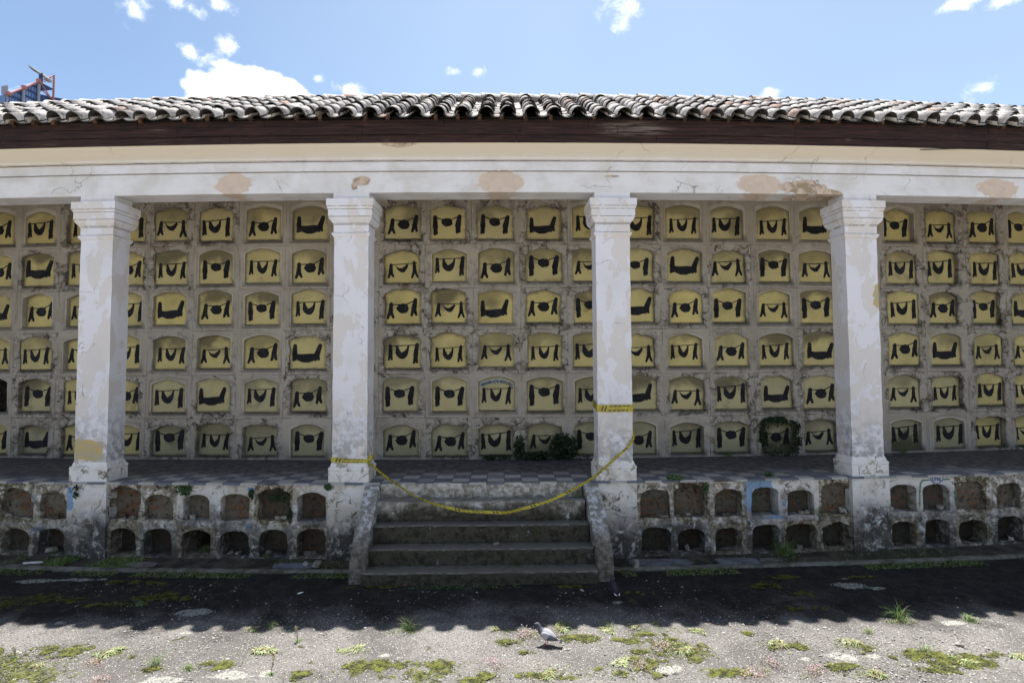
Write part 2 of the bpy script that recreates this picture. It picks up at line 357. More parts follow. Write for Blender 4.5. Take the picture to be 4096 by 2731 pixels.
def f_slab(N):
    # object colour: R smoke stain, G damp green/dark, B seed, A brightness
    oc = N.node('ShaderNodeObjectInfo'); rr, gg, bb = [N.node('ShaderNodeSeparateColor', {0: oc.outputs['Color']}).outputs[i] for i in range(3)]
    al = oc.outputs['Alpha']
    p = N.pos(); q = N.vm('ADD', p, N.comb(N.m('MULTIPLY', bb, 37.), 0., N.m('MULTIPLY', bb, 11.)))
    v = N.attr('v'); n1 = N.noise(q, 1.9, 3, .5, .3); n2 = N.noise(q, 9, 5, .6); n3 = N.noise(p, 60, 3, .6)
    edge = N.attr('edge')
    c = N.mix(N.mr(n1, .3, .7), (.62, .51, .20), (.50, .41, .165))
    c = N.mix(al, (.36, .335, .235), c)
    sm = N.m('MULTIPLY', rr, N.mr(N.m('ADD', v, N.m('MULTIPLY', N.m('SUBTRACT', n1, .5), 1.6)), .40, .90))
    c = N.mix(N.m('MULTIPLY', sm, .85), c, (.085, .070, .045))
    sp = N.m('MULTIPLY', N.mr(n1, .60, .72), N.m('ADD', .15, N.m('MULTIPLY', rr, .5)))
    c = N.mix(sp, c, (.16, .135, .08))
    dp = N.m('MULTIPLY', gg, N.mr(N.m('ADD', N.m('SUBTRACT', 1., v), N.m('MULTIPLY', N.m('SUBTRACT', n2, .5), 1.2)), .2, .8))
    c = N.mix(N.m('MULTIPLY', dp, .9), c, (.045, .05, .025))
    gap_shade = N.mr(N.m('ADD', v, N.m('MULTIPLY', N.m('SUBTRACT', n2, .5), .05)), .050, .022)  # shadow gap below the slab, painted as a dark line along its foot
    c = N.mix(N.m('MULTIPLY', gap_shade, .95), c, (.022, .020, .018))
    em = N.m('MULTIPLY', N.mr(N.m('ADD', edge, N.m('MULTIPLY', N.m('SUBTRACT', n2, .5), .5)), .80, 1.0), .6)
    c = N.mix(em, c, (.20, .17, .11))
    c = N.mix(N.m('MULTIPLY', N.mr(n3, .60, .70), .25), c, (.2, .17, .1))
    return {'Base Color': c, 'Normal': N.bump(n3, .2, .006), 'Roughness': .8}
M_slab = material('yellow_slab_paint', f_slab)
M_black = material('black_paint', lambda N: {'Base Color': N.mix(N.mr(N.noise(N.pos(), 5, 4), .4, .8), (.006, .006, .009), (.024, .023, .030)), 'Roughness': .7})
M_deep = material('dark_hollow', lambda N: {'Base Color': N.mix(N.mr(N.noise(N.pos(), 6, 4), .4, .7), (.02, .017, .014), (.06, .05, .04))})

def f_base(N):
    p = N.pos(); x, y, z = N.xyz(p); rough = N.attr('rough'); dark = N.attr('dark')
    n1 = N.noise(p, 1.9, 6, .64, .5); n2 = N.noise(p, 8, 6, .68, .6); n3 = N.noise(p, 38, 4, .65); n4 = N.noise(p, 3.4, 5, .6, .4)
    c = N.mix(N.mr(n1, .44, .64), (.72, .70, .70), (.54, .50, .45))
    c = N.mix(N.mr(N.m('ADD', n4, N.m('MULTIPLY', N.m('SUBTRACT', n2, .5), .3)), .58, .62), c, (.36, .33, .28))
    blue = maxall(N, [boxm(N, x, z, a, b, c0, d, n2, .09, .012) for a, b, c0, d in ((4.17, 4.66, 1.18, 1.33), (4.17, 4.33, .78, 1.33), (4.42, 4.9, .66, .70), (-7.62, -7.48, .88, 1.28), (-8.30, -8.24, .92, 1.12), (-4.40, -4.30, 1.18, 1.27), (-8.3, -8.1, .5, .56), (-4.42, -4.30, .57, .66), (4.85, 4.91, .84, .96))])
    c = N.mix(N.m('MULTIPLY', blue, .92), c, N.mix(n2, (.13, .27, .52), (.26, .40, .58)))
    # black mould and damp, ragged, strongest low down, thickened to paint in shade
    hz = N.m('ADD', z, N.m('MULTIPLY', N.m('SUBTRACT', n1, .5), 1.7))
    mo = N.m('MULTIPLY', N.mr(hz, 1.20, .36), N.mr(n2, .24, .52))
    c = N.mix(N.m('MULTIPLY', mo, .95), c, (.032, .030, .027))
    st = N.m('MULTIPLY', N.mr(n1, .53, .64), N.mr(n2, .50, .62))
    c = N.mix(N.m('MULTIPLY', st, .8), c, (.10, .092, .075))
    rub = N.mix(N.mr(n2, .42, .6), (.32, .28, .21), (.10, .08, .055)); rub = N.mix(N.mr(N.noise(p, 4.5, 3), .64, .72), rub, (.15, .07, .04))
    c = N.mix(N.m('MULTIPLY', rough, N.mr(n2, .36, .5)), c, rub)
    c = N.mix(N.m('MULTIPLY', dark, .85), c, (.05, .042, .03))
    cr = N.vor(N.vm('ADD', p, N.scale(N.node('ShaderNodeTexNoise', {'Vector': p, 'Scale': 5., 'Detail': 4.}).outputs['Color'], .3)), 2.4, 'DISTANCE_TO_EDGE')
    crm = N.m('MULTIPLY', N.mr(cr, .016, .004), N.mr(n4, .46, .56))
    c = N.mix(N.m('MULTIPLY', crm, .85), c, (.04, .035, .03))
    h = N.m('SUBTRACT', N.m('ADD', N.m('MULTIPLY', n2, .7), N.m('MULTIPLY', n3, .25)), N.m('MULTIPLY', crm, .8))
    return {'Base Color': c, 'Normal': N.bump(h, .8, .03)}
M_base = material('base_plaster', f_base)

def f_infill(N):
    p = N.pos(); r = N.rnd(); q = N.vm('ADD', p, N.comb(N.m('MULTIPLY', r, 19.), 0., N.m('MULTIPLY', r, 7.)))
    n1 = N.noise(q, 3.2, 5, .62, .5); n2 = N.noise(q, 12, 6, .68, .5)
    br = N.node('ShaderNodeTexBrick', {'Vector': N.vm('ADD', N.comb(N.xyz(q)[0], N.xyz(q)[2], 0.), N.scale(N.node('ShaderNodeTexNoise', {'Vector': q, 'Scale': 4.}).outputs['Color'], .09)), 'Color1': (.19, .085, .048, 1), 'Color2': (.15, .12, .085, 1), 'Mortar': (.125, .112, .09, 1), 'Scale': 1., 'Brick Width': .24, 'Row Height': .11, 'Mortar Size': .016})
    c = N.mix(N.mr(n1, .42, .58), br.outputs[0], (.16, .145, .115))
    c = N.mix(N.mr(n2, .50, .66), c, (.035, .031, .024))
    c = N.mix(N.m('MULTIPLY', N.mr(n1, .6, .72), .6), c, (.10, .085, .03))
    c = N.mix(N.m('MULTIPLY', N.mr(r, .3, .9), .6), c, (.032, .028, .022))
    h = N.m('ADD', N.m('MULTIPLY', br.outputs[1], -.8), n2)
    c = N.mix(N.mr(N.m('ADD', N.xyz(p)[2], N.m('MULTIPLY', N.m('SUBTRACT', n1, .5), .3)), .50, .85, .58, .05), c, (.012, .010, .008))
    return {'Base Color': c, 'Normal': N.bump(h, 1., .03)}
M_infill = material('rubble_infill', f_infill)

def f_floor(N):
    p = N.pos(); x, y, z = N.xyz(p); n1 = N.noise(p, 1.1, 5, .6, .3); n2 = N.noise(p, 8, 5, .65); n3 = N.noise(p, 50, 2)
    T = .30
    fx = N.m('FRACT', N.m('DIVIDE', x, T)); fy = N.m('FRACT', N.m('DIVIDE', y, T))
    ck = N.m('MODULO', N.m('ADD', N.m('ADD', N.m('FLOOR', N.m('DIVIDE', x, T)), N.m('FLOOR', N.m('DIVIDE', y, T))), 400.), 2.)
    cell = N.node('ShaderNodeTexWhiteNoise', {'Vector': N.comb(N.m('FLOOR', N.m('DIVIDE', x, T)), N.m('FLOOR', N.m('DIVIDE', y, T)), 0.)}, noise_dimensions='3D').outputs['Value']
    c = N.mix(N.mr(N.m('ADD', ck, N.m('MULTIPLY', N.m('SUBTRACT', cell, .5), 1.3)), .35, .65, smooth=False), (.11, .125, .165), (.37, .365, .36))
    g = N.m('MINIMUM', N.m('MINIMUM', fx, N.m('SUBTRACT', 1., fx)), N.m('MINIMUM', fy, N.m('SUBTRACT', 1., fy)))
    c = N.mix(N.mr(g, .03, .012), c, (.06, .055, .055))
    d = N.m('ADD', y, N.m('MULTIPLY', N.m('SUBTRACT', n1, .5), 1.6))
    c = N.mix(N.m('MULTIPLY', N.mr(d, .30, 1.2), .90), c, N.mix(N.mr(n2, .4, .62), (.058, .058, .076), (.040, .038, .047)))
    c = N.mix(N.m('MULTIPLY', N.mr(n3, .68, .74), .5), c, (.3, .28, .26))
    return {'Base Color': c, 'Roughness': N.mr(n2, .3, .7, .42, .8), 'Normal': N.bump(N.m('ADD', N.mr(g, .0, .03), n2), .25, .008), 'Specular IOR Level': .4}
M_floor = material('terrace_tiles', f_floor)

def f_step(N):
    p = N.pos(); x, y, z = N.xyz(p); n1 = N.noise(p, 1.8, 6, .65, .4); n2 = N.noise(p, 9, 6, .68, .4); n3 = N.noise(p, 60, 3, .6)
    g = N.node('ShaderNodeNewGeometry').outputs['Normal']; _, ny, nz = N.xyz(g)
    hz = N.m('ADD', z, N.m('MULTIPLY', N.m('SUBTRACT', n1, .5), .9))
    pale = N.mix(N.mr(n2, .36, .6), (.50, .48, .45), (.20, .18, .15)); dk = N.mix(N.mr(n2, .40, .64), (.060, .055, .042), (.022, .020, .014))
    c = N.mix(N.mr(hz, .84, 1.24), dk, pale)
    w = N.m('MULTIPLY', N.mr(n1, .55, .62), N.mr(n2, .52, .60)); c = N.mix(N.m('MULTIPLY', w, N.mr(z, .5, .9, .25, .9)), c, (.52, .52, .55))
    c = N.mix(N.m('MULTIPLY', N.mr(nz, .6, .9), .6), c, N.mix(N.mr(n2, .35, .65), (.18, .17, .148), (.09, .083, .068)))
    c = N.mix(N.m('MULTIPLY', N.mr(N.noise(p, 3.1, 4), .58, .70), .5), c, (.030, .034, .012))
    c = N.mix(N.m('MULTIPLY', N.attr('nose'), N.mr(n2, .40, .60)), c, (.20, .19, .165))
    c = N.mix(N.m('MULTIPLY', N.mr(n3, .64, .72), .5), c, (.3, .29, .26))
    return {'Base Color': c, 'Normal': N.bump(N.m('ADD', n2, N.m('MULTIPLY', n3, .4)), .8, .02)}
M_step = material('mossy_concrete', f_step)
def f_cheek(N):
    p = N.pos(); x, y, z = N.xyz(p); n1 = N.noise(p, 2.2, 6, .65, .5); n2 = N.noise(p, 10, 6, .68); n3 = N.noise(p, 60, 3)
    hz = N.m('ADD', z, N.m('MULTIPLY', N.m('SUBTRACT', n1, .5), 1.5))
    c = N.mix(N.mr(hz, .45, 1.0), N.mix(N.mr(n2, .4, .6), (.17, .155, .13), (.07, .065, .05)), N.mix(N.mr(n2, .40, .54), (.50, .50, .53), (.20, .19, .17)))
    c = N.mix(N.m('MULTIPLY', N.mr(n3, .62, .72), .5), c, (.35, .34, .31))
    return {'Base Color': c, 'Normal': N.bump(N.m('ADD', n2, N.m('MULTIPLY', n3, .4)), .8, .02)}
M_cheek = material('stained_concrete', f_cheek)
M_kerb = material('kerb_concrete', lambda N: {'Base Color': N.mix(N.mr(N.noise(N.pos(), 5, 6, .7), .35, .65), (.19, .18, .165), (.07, .068, .05)), 'Normal': N.bump(N.noise(N.pos(), 30, 4, .7), .7, .015)})
M_soil = material('gutter_soil', lambda N: {'Base Color': N.mix(N.mr(N.noise(N.pos(), 4, 6, .7), .38, .62), (.035, .03, .024), (.085, .075, .058)), 'Normal': N.bump(N.noise(N.pos(), 22, 5, .7), 1., .03)})

LICHEN = [(-7.18,-.84,.30,.08),(-6.56,-.81,.26,.05),(-4.21,-1.89,.22,.09),(-6.19,-.80,.10,.03),(-5.80,-2.12,.06,.04),(-4.0,-2.42,.07,.04),(-3.64,-3.5,.20,.08),(-2.97,-3.42,.22,.07),(-2.59,-3.38,.07,.07),(5.11,-1.33,.25,.09),(5.42,-1.40,.10,.05),(5.17,-1.08,.07,.03),(1.56,-1.77,.08,.05),(1.8,-3.41,.18,.07),(3.84,-3.19,.14,.09),(3.39,-3.21,.07,.04),(5.78,-2.40,.16,.07),(4.2,-3.18,.08,.04),(-1.38,-3.04,.07,.03)]
def f_ground(N):
    p = N.pos(); x, y, z = N.xyz(p)
    n1 = N.noise(p, .8, 6, .62, .3); n2 = N.noise(p, 6, 6, .68, .4); n3 = N.noise(p, 42, 4, .68); n5 = N.noise(p, 2.2, 5, .6, .5)
    sp = N.vor(p, 46); spc = N.vorc(p, 46)
    c = N.mix(N.mr(n1, .34, .66), (.19, .18, .174), (.115, .109, .106))
    c = N.mix(N.m('MULTIPLY', N.mr(n3, .48, .62), .75), c, (.050, .048, .048))
    sr = N.xyz(spc)[0]
    chip = N.m('MULTIPLY', N.mr(sp, .40, .28), N.mr(sr, .58, .62))
    c = N.mix(N.m('MULTIPLY', chip, .9), c, N.mix(N.xyz(spc)[1], (.28, .27, .255), (.55, .53, .50)))
    # damp strip by the wall, with the eave's shade painted into its colour
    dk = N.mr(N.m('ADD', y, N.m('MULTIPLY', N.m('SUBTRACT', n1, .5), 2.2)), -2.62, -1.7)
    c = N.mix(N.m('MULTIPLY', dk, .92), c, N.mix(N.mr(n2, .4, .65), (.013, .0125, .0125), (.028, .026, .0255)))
    lich = maxall(N, [ell(N, x, y, a, b, ra, rb, n2, 1.3, .18) for a, b, ra, rb in LICHEN])
    c = N.mix(N.m('MULTIPLY', lich, N.mr(n3, .40, .55)), c, (.31, .315, .285))
    c = N.mix(N.m('MULTIPLY', N.mr(n5, .60, .68), N.mr(n2, .48, .60)), c, (.050, .052, .020))
    far = N.m('MULTIPLY', N.mr(N.m('ADD', y, N.m('MULTIPLY', N.m('SUBTRACT', n1, .5), 1.5)), -5.2, -6.4), N.mr(y, -60., -40.))  # unseen pale ground behind the viewer, added to bounce light at the facade
    c = N.mix(far, c, N.mix(n2, (.46, .44, .40), (.36, .34, .30)))
    h = N.m('ADD', N.m('ADD', N.m('MULTIPLY', n3, .5), N.m('MULTIPLY', n2, .6)), N.m('MULTIPLY', chip, .5))
    return {'Base Color': c, 'Normal': N.bump(h, .9, .022), 'Roughness': .95, 'Specular IOR Level': .04}
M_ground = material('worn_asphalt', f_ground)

def leafmat(name, c1, c2, sc=14):
    def f(N):
        p = N.pos(); n = N.noise(p, sc, 4, .6); r = N.rnd()
        return {'Base Color': N.mix(N.m('ADD', N.mr(n, .35, .65), N.m('MULTIPLY', N.m('SUBTRACT', r, .5), .4)), c1, c2), 'Roughness': .7}
    return material(name, f)
M_grass = leafmat('grass_blade', (.055, .12, .018), (.13, .20, .05))
M_rosette = leafmat('pale_leaf', (.13, .18, .055), (.34, .37, .22))
M_moss = leafmat('moss_green', (.024, .029, .009), (.125, .135, .022), 13)
M_darkleaf = leafmat('ivy_leaf', (.008, .018, .007), (.026, .045, .015))
M_fern = leafmat('fern_leaf', (.03, .065, .022), (.07, .11, .045))
M_straw = leafmat('dry_stem', (.22, .19, .10), (.32, .28, .17))
M_pink = leafmat('pink_blossom', (.62, .40, .42), (.66, .60, .56))
M_redstem = leafmat('reddish_leaf', (.16, .07, .055), (.22, .17, .10))
M_stone = material('pebble', lambda N: {'Base Color': N.mix(N.attr('rnd'), (.14, .135, .13), (.42, .40, .37)), 'Roughness': .85})
M_paper = material('white_board', lambda N: {'Base Color': N.mix(N.mr(N.noise(N.pos(), 6, 4), .4, .7), (.70, .69, .66), (.50, .49, .46))})
M_slate = material('slate_slab', lambda N: {'Base Color': N.mix(N.mr(N.noise(N.pos(), 5, 5, .65), .35, .65), (.16, .175, .21), (.09, .085, .08)), 'Normal': N.bump(N.noise(N.pos(), 14, 4), .5, .01)})
M_rock = material('grey_rock', lambda N: {'Base Color': N.mix(N.mr(N.noise(N.pos(), 12, 5, .7), .4, .62), (.36, .33, .29), (.13, .12, .10)), 'Normal': N.bump(N.noise(N.pos(), 20, 4, .7), .8, .02)})
M_bluelet = material('blue_lettering', lambda N: {'Base Color': (.10, .16, .38)})
M_greenline = material('green_line', lambda N: {'Base Color': (.03, .17, .13)})
M_letterbg = material('pale_blue_band', lambda N: {'Base Color': N.mix(N.mr(N.noise(N.pos(), 12, 4), .45, .6), (.30, .36, .42), (.36, .32, .22))})

# ------------------------------------------------------------------ ground
def make_ground():
    def axis(segs):
        L = []
        for a, b, st in segs: L += list(np.arange(a, b, st))
        return np.array(L+[segs[-1][1]])
    xs = axis([(-400, -60, 60), (-60, -12, 6), (-12, -7.6, .22), (-7.6, 7.6, .035), (7.6, 12, .22), (12, 60, 6), (60, 400, 60)])
    ys = axis([(-400, -60, 60), (-60, -8, 5), (-8, -4.2, .2), (-4.2, -.5, .03), (-.5, 2, .25), (2, 20, 3), (20, 400, 60)])
    X, Y = np.meshgrid(xs, ys, indexing='ij')
    d = np.hypot(X, R-Y)-R; d = np.where(Y > 40, -1, d)
    P = np.stack([X, Y, 0*X], -1)
    near = np.clip((6.5+Y)/2, 0, 1)*np.clip((11-np.abs(X))/2, 0, 1)
    z = ground_z(d)*np.clip(1-np.maximum(np.abs(X)-30, 0)/30, 0, 1)*(d > -3)
    z = z+near*(.012*vn(P, 1.3, 3, 3)+.009*vn(P, 6, 5, 3)+.006*vn(P, 22, 9, 2))
    z = np.where((d > -9) & (d < .55), np.minimum(z, .03), z)
    P[..., 2] = z
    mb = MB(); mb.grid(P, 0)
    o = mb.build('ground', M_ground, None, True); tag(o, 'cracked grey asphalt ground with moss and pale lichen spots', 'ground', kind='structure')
    mb = MB(); n = 14000
    x = rng.uniform(-6.6, 6.6, n); y = -rng.uniform(1.0, 4.1, n)
    keep = (vn(np.stack([x, y, 0*x], -1), .9, 21, 2) > -.25) & (rng.random(n) < np.where(y > -2.1, .24, .95)); x, y = x[keep], y[keep]
    OC = np.array([(1, 0, 0), (0, 1, 0), (-1, 0, 0), (0, -1, 0), (0, 0, 1), (0, 0, -.3)], float)
    FC = [(0, 1, 4), (1, 2, 4), (2, 3, 4), (3, 0, 4), (1, 0, 5), (2, 1, 5), (3, 2, 5), (0, 3, 5)]
    for a, b in zip(x, y):
        sz = .005+.012*rng.random()**3+(.008 if rng.random() < .015 else 0); an = rng.random()*6.28; ca, sa = math.cos(an), math.sin(an)
        v = OC*np.array([sz*rng.uniform(.8, 1.7), sz*rng.uniform(.7, 1.1), sz*rng.uniform(.35, .8)])*(1+.25*rng.standard_normal((6, 1)))
        gz = float(ground_z(math.hypot(a, R-b)-R))+.004
        v = np.stack([v[:, 0]*ca-v[:, 1]*sa+a, v[:, 0]*sa+v[:, 1]*ca+b, v[:, 2]+gz], -1)
        mb.add(v, FC, 0, rnd=rng.random()**1.5)
    o = mb.build('gravel', M_stone); tag(o, 'loose pale gravel scattered over the asphalt', 'gravel', kind='stuff')
make_ground()

def strip(name, mat, s0, s1, prof, ns=60, parent=None, noise=.0, smooth=False, seed=1, mb=None):
    """sweep a (inn,z) profile along the facade"""
    ss = np.linspace(s0, s1, ns+1); pr = np.array(prof, float)
    S, K = np.meshgrid(ss, np.arange(len(pr)), indexing='ij')
    P = Wn(S, pr[K][..., 0], pr[K][..., 1])
    if noise: P = P+noise*np.stack([vn(P, 5, seed+i, 3) for i in range(3)], -1)
    own = mb is None
    mb = mb or MB(); mb.grid(P, 0, flip=True)
    return mb.build(name, mat, parent, smooth) if own else None

for nm, a, b in (('kerb', -16, -2.38), ('kerb', 1.70, 16)):
    o = strip('kerb', M_kerb, a, b, [(-.70, -.05), (-.695, .10), (-.685, .115), (-.60, .118), (-.59, .105), (-.585, -.05)], 130, noise=.012)
    tag(o, 'low concrete kerb along the foot of the wall', 'kerb', kind='structure')
o = strip('gutter', M_soil, -16, 16, [(-.60, .045), (-.45, .04), (-.3, .05), (-.15, .06), (.1, .075)], 500, noise=.02, smooth=True)
tag(o, 'earth filled gutter between kerb and wall', 'gutter', kind='structure')

# ------------------------------------------------------------------ columbarium
B = empty('columbarium', (0, 0, 0))
tag(B, 'long whitewashed columbarium with tiled roof, four square pillars and rows of arched burial niches', 'building')
PS = [-16.42+.0, -11.80, -7.235, -2.65, 1.92, 6.46, 11.05, 15.6]

# --- entablature
strip('entablature', M_entab, -16, 16, [(-.285, 7.17), (-.28, 7.135), (-.255, 7.10), (-.215, 7.06), (-.165, 7.01), (-.125, 6.975), (-.105, 6.955), (-.10, 6.925), (-.098, 6.918), (-.050, 6.914), (-.048, 6.905), (-.046, 6.745), (-.044, 6.738), (-.012, 6.734), (-.006, 6.72), (-.002, 6.70), (0, 6.375), (.006, 6.368), (.44, 6.372), (.45, 6.38), (.45, 7.35), (2.36, 7.35)], 160, B, noise=.004)
# --- fascia of three planks
fa = None
for k, (z0, z1, i0) in enumerate(((7.135, 7.265, -.300), (7.268, 7.415, -.312), (7.418, 7.535, -.306))):
    mb = MB(); s = -16
    while s < 16:
        L = rng.uniform(1.6, 3.4); e = min(s+L, 16); a = rng.uniform(-.006, .006)
        mb.cbox(s+.003, e-.003, i0+a, i0+.03+a, z0+rng.uniform(0, .003), z1-rng.uniform(0, .004), 8); s = e
    o = mb.build('fascia_board', M_wood, B)
mb = MB(); mb.tube([W(7.4, -.325, 7.085), W(7.9, -.33, 7.11), W(8.4, -.325, 7.14), W(8.75, -.32, 7.16)], [.008, .010, .010, .006], 5)
mb.build('split_lath', M_wood, o)
# --- roof
A_R = math.radians(30.9); cA, sA = math.cos(A_R), math.sin(A_R); E_IN, E_Z = -.44, 7.55
def RP(s, l, n): return Wn(s, E_IN+l*cA-n*sA, E_Z+l*sA+n*cA)
def make_roof():
    mb = MB(); pitch = .39; ncol = 82; NC = 7; exposure = .375; L = .47; K = 7
    def tile(s0, l0, w0, w1, h0, h1, up, tilt, lift, r):
        a = np.linspace(0, math.pi, K+1); t = .013
        rings = []
        for (l, w, h, nn) in ((0, w0, h0, lift+.012), (L, w1, h1, lift)):
            for th in (0, t):
                sx = s0+np.cos(a)*(w/2-th)+tilt*(l-.2); hz = np.sin(a)*(h-th)*(1 if up else -1)
                if not up: hz = np.sin(a)*(-h+ (0 if th == 0 else th))
                rings.append(RP(sx, l0+l+0*a, nn+hz))
        o0, i0, o1, i1 = rings
        V = np.concatenate([o0, i0, o1, i1]); n = K+1; F = []; E = np.zeros(4*n)
        for k in range(K):
            F.append((k, k+1, 2*n+k+1, 2*n+k)); F.append((n+k, 3*n+k, 3*n+k+1, n+k+1)); F.append((k, n+k, n+k+1, k+1))
        mb.add(V, F, 0, rnd=r, edge=0.)
        # the darker butt end and underside, its own vertices so the tone stays there
        V2 = np.concatenate([o0, i0, i1]); F2 = []
        for k in range(K): F2.append((k, n+k, n+k+1, k+1)); F2.append((n+k, 2*n+k, 2*n+k+1, n+k+1))
        nrm = RP(np.full(1, s0), np.full(1, l0-.004), np.zeros(1))-RP(np.full(1, s0), np.full(1, l0), np.zeros(1))
        mb.add(V2+nrm, F2, 0, rnd=r, edge=1.)
    for c in range(ncol):
        s0 = (c-ncol/2)*pitch+.105; ws = rng.uniform(-.015, .015)
        for k in range(NC):
            j = lambda q: rng.uniform(-q, q)
            l0 = k*exposure+(0 if k else rng.uniform(-.03, .02))+j(.015)
            tile(s0+pitch/2+j(.008)+ws, l0-.01, .24, .22, .075, .065, False, j(.02), .022+j(.004), rng.random())
        for k in range(NC):
            j = lambda q: rng.uniform(-q, q)
            l0 = k*exposure+(0 if k else rng.uniform(-.03, .03))+j(.032)
            slip = -rng.uniform(.04, .10) if (rng.random() < .04 and k) else 0.
            tile(s0+j(.014)+ws, l0+slip, .27, .225, .135+j(.012), .115+j(.008), True, j(.06), -.005+j(.008), rng.random())
    # boarding below the tiles, back slope and end closure
    S = np.linspace(-16, 16, 41)
    mb.grid(np.stack([RP(S, 0*S+.03, 0*S-.06), RP(S, 0*S+2.66, 0*S-.06)], 1), 0, rnd=.5, edge=1.)
    top = RP(S, 0*S+2.66, 0*S-.02); mb.grid(np.stack([top, Wn(S, 6.4, 7.9)], 1), 0, rnd=.5, edge=0.)
    ro = mb.build('roof', M_tile, B, True)
    for p in ro.data.polygons: pass
    mb = MB(); s = -16.; a = np.linspace(0, math.pi, 9)
    while s < 16:
        L2 = .42; r = rng.random(); zz = rng.uniform(-.012, .012)
        rings = []
        for (ds, rad, up) in ((0, .125, .03), (L2+.06, .105, 0), (0, .108, .03)):
            c = RP(np.full(9, s+ds), np.full(9, 2.64), np.zeros(9)); q = np.cos(a)*rad; h = np.sin(a)*rad*.9+up+zz
            th = (s+ds)/R
            rings.append(c+np.stack([q*math.sin(th)*-1, q*math.cos(th), h], -1))
        V = np.concatenate(rings); F = []
        for k in range(8): F += [(k, k+1, 9+k+1, 9+k)]
        mb.add(V, F, 0, rnd=r, edge=0.); mb.add(np.concatenate([rings[0], rings[2]])+np.array([-.003, 0, 0]), [(k, 9+k, 9+k+1, k+1) for k in range(8)], 0, rnd=r, edge=1.)
        s += L2
    mb.build('ridge_cap', M_tile, ro, True)
    # brick packing under each wave of the eave
    me = None
    for c in range(15, 69):
        s0 = (c-ncol/2)*pitch+.105-rng.uniform(.05, .12)
        if rng.random() < .22: continue
        if me is None:
            b_ = MB(); b_.box((0, 0, 0), (.030, .05, .040)); me = b_.mesh('eave_brick', [M_brick])
        ob = link('eave_brick', me, ro); ob.location = W(s0, -.335, 7.55+rng.uniform(-.01, .01)); ob.rotation_euler = (rng.uniform(-.1, .1), rng.uniform(-.15, .15), rng.uniform(-.3, .3))
make_roof()

# --- pillars
def ring_sweep(mb, s0, prof, inn_c, dep, mat=0, nseg=6, noise=0., seed=0):
    """stack of square rings: prof = (half width, z); depth = dep + 2*(hw-.3)"""
    rows = []
    for hw, z in prof:
        e = hw-.30; pts = []
        f0, f1 = -e, dep+e
        def seg(a, b):
            for t in np.linspace(0, 1, nseg, endpoint=False): pts.append((a[0]+(b[0]-a[0])*t, a[1]+(b[1]-a[1])*t))
        seg((-hw, f0), (hw, f0)); seg((hw, f0), (hw, f1)); seg((hw, f1), (-hw, f1)); seg((-hw, f1), (-hw, f0)); pts.append(pts[0])
        th = s0/R; t = (math.cos(th), math.sin(th)); o = (-math.sin(th), math.cos(th)); c = W(s0, 0, 0)
        zl = z+float(lift(s0, z)); rows.append([(c[0]+a*t[0]+b*o[0], c[1]+a*t[1]+b*o[1], zl) for a, b in pts])
    P = np.array(rows)
    if noise: 
        nz = np.stack([vn(P, 4, seed+i, 4) for i in range(2)]+[0*P[..., 0]], -1)*noise
        P = P+nz
    mb.grid(P, mat, flip=True)
    n = P.shape[1]-1
    mb.add(P[-1][:n], [tuple(range(n))], mat); mb.add(P[0][:n], [tuple(range(n))[::-1]], mat)
for i, ps in enumerate(PS[1:7]):
    mb = MB(); ring_sweep(mb, ps, [(.300, z) for z in np.linspace(1.69, 5.60, 50)], 0, .40, noise=.010, seed=i*7, nseg=9)
    sh = mb.build('pillar', M_pillar, B)
    mb = MB(); ring_sweep(mb, ps, [(.303, 5.585), (.312, 5.595), (.330, 5.625), (.337, 5.645), (.330, 5.66), (.309, 5.668), (.307, 5.80), (.316, 5.806), (.316, 5.822), (.322, 5.826), (.330, 5.84), (.350, 5.862), (.368, 5.893), (.378, 5.93), (.384, 5.934), (.384, 6.058), (.388, 6.062), (.392, 6.075), (.402, 6.098), (.411, 6.118), (.411, 6.24)], 0, .40, noise=.0015, seed=i, nseg=3)
    mb.build('capital', M_pillar, sh)
    mb = MB(); ring_sweep(mb, ps, [(.315, 6.238), (.315, 6.374)], 0, .40); mb.build('impost_block', M_entab, sh)
    mb = MB(); ring_sweep(mb, ps, [(.345, 1.31), (.345, 1.545), (.338, 1.556), (.345, 1.562), (.350, 1.58), (.347, 1.608), (.335, 1.622), (.322, 1.627), (.318, 1.655), (.304, 1.695)], 0, .40, noise=.009, seed=i+40, nseg=9)
    mb.build('plinth', M_base, sh)
    for a in ('edge', 'dark', 'rough'): pass
    mb = MB(); ring_sweep(mb, ps, [(.352, z) for z in np.linspace(-.02, 1.325, 20)], 0, .20, noise=.016, seed=i+80, nseg=9)
    mb.build('pedestal', M_base, sh)

# --- rings of an arched opening: shared by the tomb wall and the base niches
def arch_outline(w, h, rise, nl=8, na=16, nb=12, pointed=0., jag=0., seed=0, org=(0, 0)):
    hw = w/2; zs = h-rise; P = []
    for t in np.linspace(0, 1, nl, endpoint=False): P.append((-hw, zs*t))
    for t in np.linspace(0, 1, na, endpoint=False):
        x = -hw+w*t; u = abs(2*t-1)
        e = (1-u**2)**.5 if rise > .2*w else (1-u*u)
        z = zs+rise*((1-pointed)*e+pointed*(1-u)); P.append((x, z))
    for t in np.linspace(0, 1, nl, endpoint=False): P.append((hw, zs*(1-t)))
    for t in np.linspace(0, 1, nb, endpoint=False): P.append((hw-w*t, 0))
    P = np.array(P)
    if jag:
        q = np.stack([P[:, 0]+org[0], 0*P[:, 0], P[:, 1]+org[1]], -1)
        P = P+jag*np.stack([vn(q, 7, seed, 3), vn(q, 7, seed+5, 3)], -1)
    return P
